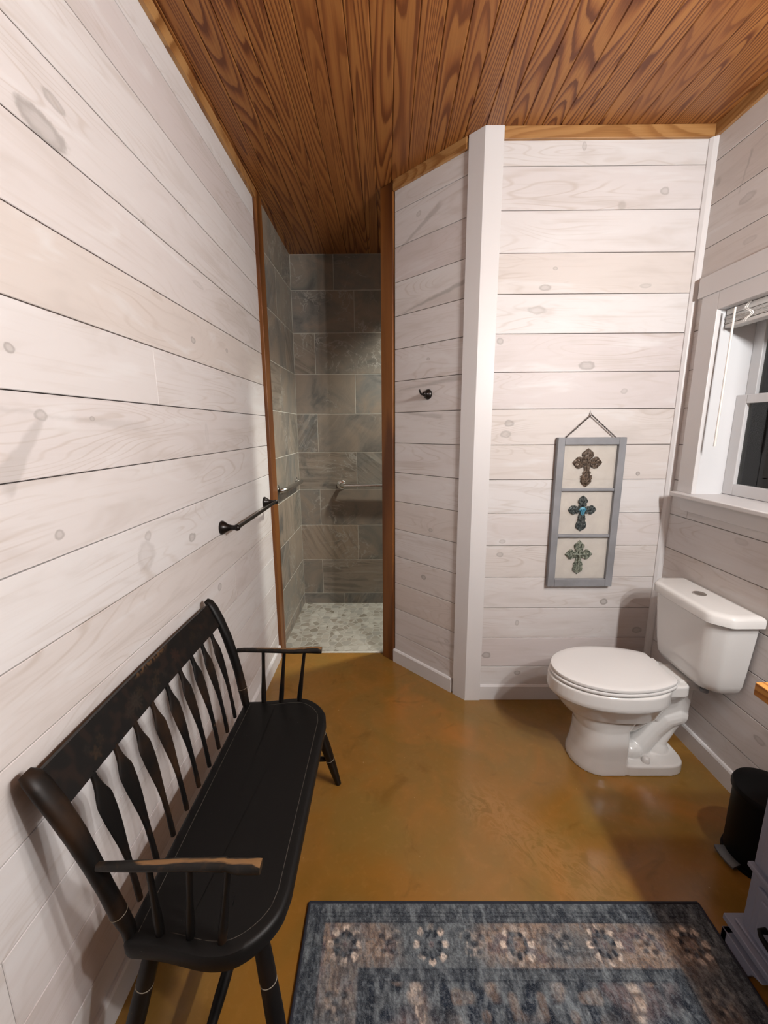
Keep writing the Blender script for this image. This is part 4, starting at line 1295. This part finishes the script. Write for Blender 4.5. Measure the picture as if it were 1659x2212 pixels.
# stepped base moulding on front and end
for (e_, z0, z1) in ((.010, .036, .062), (.030, .062, .082), (.012, .082, .090)):
    m.box(VX - e_, XR, VY0 - e_, VY1 + e_, z0, z1)
mk('base_moulding', m, M_CAB, va, bevel=.003)
for (ya, yb_) in ((VY1 - .085, VY1 + .024), (VY0 - .024, VY0 + .085)):
    m = M()
    far = ya > .5
    yo, yi = (yb_, ya) if far else (ya, yb_)
    # bracket foot: sloped inner edge
    ply = [(yo, 0), (yo, .040), (yi + (-.03 if far else .03), .040), (yi, .026), (yi + (.012 if far else -.012), 0)]
    m.loft([[(VX - .032, a, b_) for a, b_ in ply], [(VX - .006, a, b_) for a, b_ in ply]])
    m.box(VX - .032, VX + .09, min(yo, yo + (-.02 if far else .02)), max(yo, yo + (-.02 if far else .02)), 0, .040)
    mk('bracket_foot', m, M_CAB, va, bevel=.002)
m = M(); m.box(VX + .02, XR, VY0 + .01, VY1 - .01, .0, .05)  # dark brown block filling the recess behind the feet
mk('plinth', m, mat_plain('dark brown plinth', (.05, .03, .018), .6), va)
# face: mid ledge, lower drawers, upper doors
m = M(); m.box(VX - .016, VX + .002, VY0 - .004, VY1 + .004, .292, .306); m.box(VX - .009, VX + .002, VY0 - .002, VY1 + .002, .282, .292)
mk('ledge', m, M_CAB, va, bevel=.003)
for (ya, yb_) in ((VY0 + .030, (VY0 + VY1) / 2 - .012), ((VY0 + VY1) / 2 + .012, VY1 - .030)):
    m = M(); m.box(VX - .010, VX + .002, ya, yb_, .108, .262); m.box(VX - .016, VX - .008, ya + .022, yb_ - .022, .128, .242)
    d_ = mk('drawer', m, M_CAB, va, bevel=.004)
    m = M(); yc_ = yb_ - .052 if ya > .5 else ya + .052
    yk = yc_ if ya > .5 else yc_
    yd = -1 if ya > .5 else 1
    m.tube([(VX - .014, yk, .178), (VX - .034, yk, .178), (VX - .040, yk + yd * .012, .175), (VX - .042, yk + yd * .048, .172), (VX - .040, yk + yd * .084, .175), (VX - .034, yk + yd * .096, .178), (VX - .014, yk + yd * .096, .178)], [.0085, .0065, .0065, .0075, .0065, .0065, .0085], 12)
    mk('pull', m, M_BIN, d_, smooth=50)
for (ya, yb_) in ((VY0 + .030, (VY0 + VY1) / 2 - .006), ((VY0 + VY1) / 2 + .006, VY1 - .030)):
    m = M()
    m.box(VX - .014, VX + .002, ya, ya + .055, .325, .765); m.box(VX - .014, VX + .002, yb_ - .055, yb_, .325, .765)
    m.box(VX - .014, VX + .002, ya + .055, yb_ - .055, .325, .380); m.box(VX - .014, VX + .002, ya + .055, yb_ - .055, .710, .765)
    m.box(VX - .006, VX + .002, ya + .05, yb_ - .05, .37, .72)
    d_ = mk('door', m, M_CAB, va, bevel=.003)
    m = M(); yk = ya + .028 if ya > .5 else yb_ - .028
    m.lathe([(.0065, 0), (.006, .010), (.012, .016), (.014, .022), (.010, .028), (.002, .030)], (VX - .014, yk, .60), (-1, 0, 0), 18)
    mk('knob', m, M_BRONZE, d_, smooth=50)
m = M(); m.box(1.730, W - .001, VY0 - .06, 1.030, .797, .835)
tag(mk('countertop', m, M_BUTCH, None, bevel=.003, origin=(1.96, .5, .797)), 'amber butcher block countertop on the grey vanity', 'countertop')

# ------------------------------------------------------------------ step bin
BX, BY = 2.045, 1.225
bi = tag(empty('step_bin', (BX, BY, 0)), 'black round step bin between the vanity and the wall', 'bin')
m = M(); m.lathe([(.096, .010), (.098, .014), (.099, .25), (.099, .268)], (BX, BY, 0), (0, 0, 1), 48)
mk('body', m, M_BIN, bi, smooth=40)
m = M(); m.lathe([(.104, .266), (.106, .270), (.106, .280), (.102, .290), (.085, .299), (.05, .304), (.001, .306)], (BX, BY, 0), (0, 0, 1), 48)
mk('lid', m, M_BIN, bi, smooth=40)
m = M(); m.lathe([(.102, 0), (.104, .004), (.102, .014), (.094, .016)], (BX, BY, 0), (0, 0, 1), 48)
mk('base_ring', m, M_BIN, bi, smooth=40)
m = M()
pd = Vector((-1, -.05, 0)).normalized(); ps_ = Vector((-pd.y, pd.x, 0))
C0 = Vector((BX, BY, 0))
def pad(z, g_):
    out = []
    for a in np.linspace(-.38, .34, 13): out.append(C0 + (pd * math.cos(a) + ps_ * math.sin(a)) * (.100) + Vector((0, 0, z)))
    for a in np.linspace(.30, -.34, 13): out.append(C0 + (pd * math.cos(a) + ps_ * math.sin(a)) * (.132 - g_) + Vector((0, 0, z - .004)))
    return out
m.loft([pad(.016, .003), pad(.018, 0), pad(.024, 0), pad(.026, .003)])
mk('pedal', m, M_PEDAL, bi, smooth=40)

# ------------------------------------------------------------------ camera
F, PI_, YA, RO = 901.9656, .1982, -.0065, .0056
fw0 = Vector((math.sin(YA), math.cos(YA), 0)); rt0 = Vector((math.cos(YA), -math.sin(YA), 0)); up0 = Vector((0, 0, 1))
fwd = fw0 * math.cos(PI_) - up0 * math.sin(PI_)
upv = fw0 * math.sin(PI_) + up0 * math.cos(PI_)
r_ = rt0 * math.cos(RO) - upv * math.sin(RO)
u_ = rt0 * math.sin(RO) + upv * math.cos(RO)
cd = bpy.data.cameras.new('camera')
cam = bpy.data.objects.new('camera', cd)
COL.objects.link(cam)
mt = Matrix((r_, u_, -fwd)).transposed().to_4x4()
mt.translation = Vector((.7279, 0, 1.5185))
cam.matrix_world = mt
cd.sensor_fit = 'HORIZONTAL'
cd.sensor_width = 36.0
cd.lens = 36.0 * F / 1659.0
cd.clip_start = .02
SC.camera = cam

# ------------------------------------------------------------------ light: three bulbs over the vanity, one lamp in the shower
def bulb(name, loc, power, col, rad):
    l = bpy.data.lights.new(name, 'POINT')
    l.energy = power; l.color = col; l.shadow_soft_size = rad
    o = bpy.data.objects.new(name, l); o.location = loc
    COL.objects.link(o)
    return o
for y, e in ((.02, 28.0), (.32, 22.0), (.62, 15.0)):
    bulb('vanity_bulb', (1.99, y, 2.06), e, (1.0, .982, .972), .035)
sl = bpy.data.lights.new('shower_lamp', 'SPOT')
sl.energy = 105.0; sl.color = (1.0, .99, .90); sl.shadow_soft_size = .05; sl.spot_size = math.radians(128); sl.spot_blend = .55
so = bpy.data.objects.new('shower_lamp', sl); so.location = (1.46, 3.02, H - .02); COL.objects.link(so)
wn = bpy.data.worlds.new('night'); SC.world = wn; wn.use_nodes = True
wn.node_tree.nodes['Background'].inputs[0].default_value = (.010, .012, .018, 1)
wn.node_tree.nodes['Background'].inputs[1].default_value = 1.0

vs_ = SC.view_settings
vs_.view_transform = 'Standard'; vs_.look = 'None'; vs_.gamma = 1.0; vs_.use_curve_mapping = False
vs_.exposure = 1.20
SC.cycles.max_bounces = 8
SC.cycles.diffuse_bounces = 5
SC.cycles.use_denoising = True
SC.cycles.use_adaptive_sampling = True
SC.cycles.adaptive_threshold = 0.02
SC.cycles.sample_clamp_indirect = 6.0
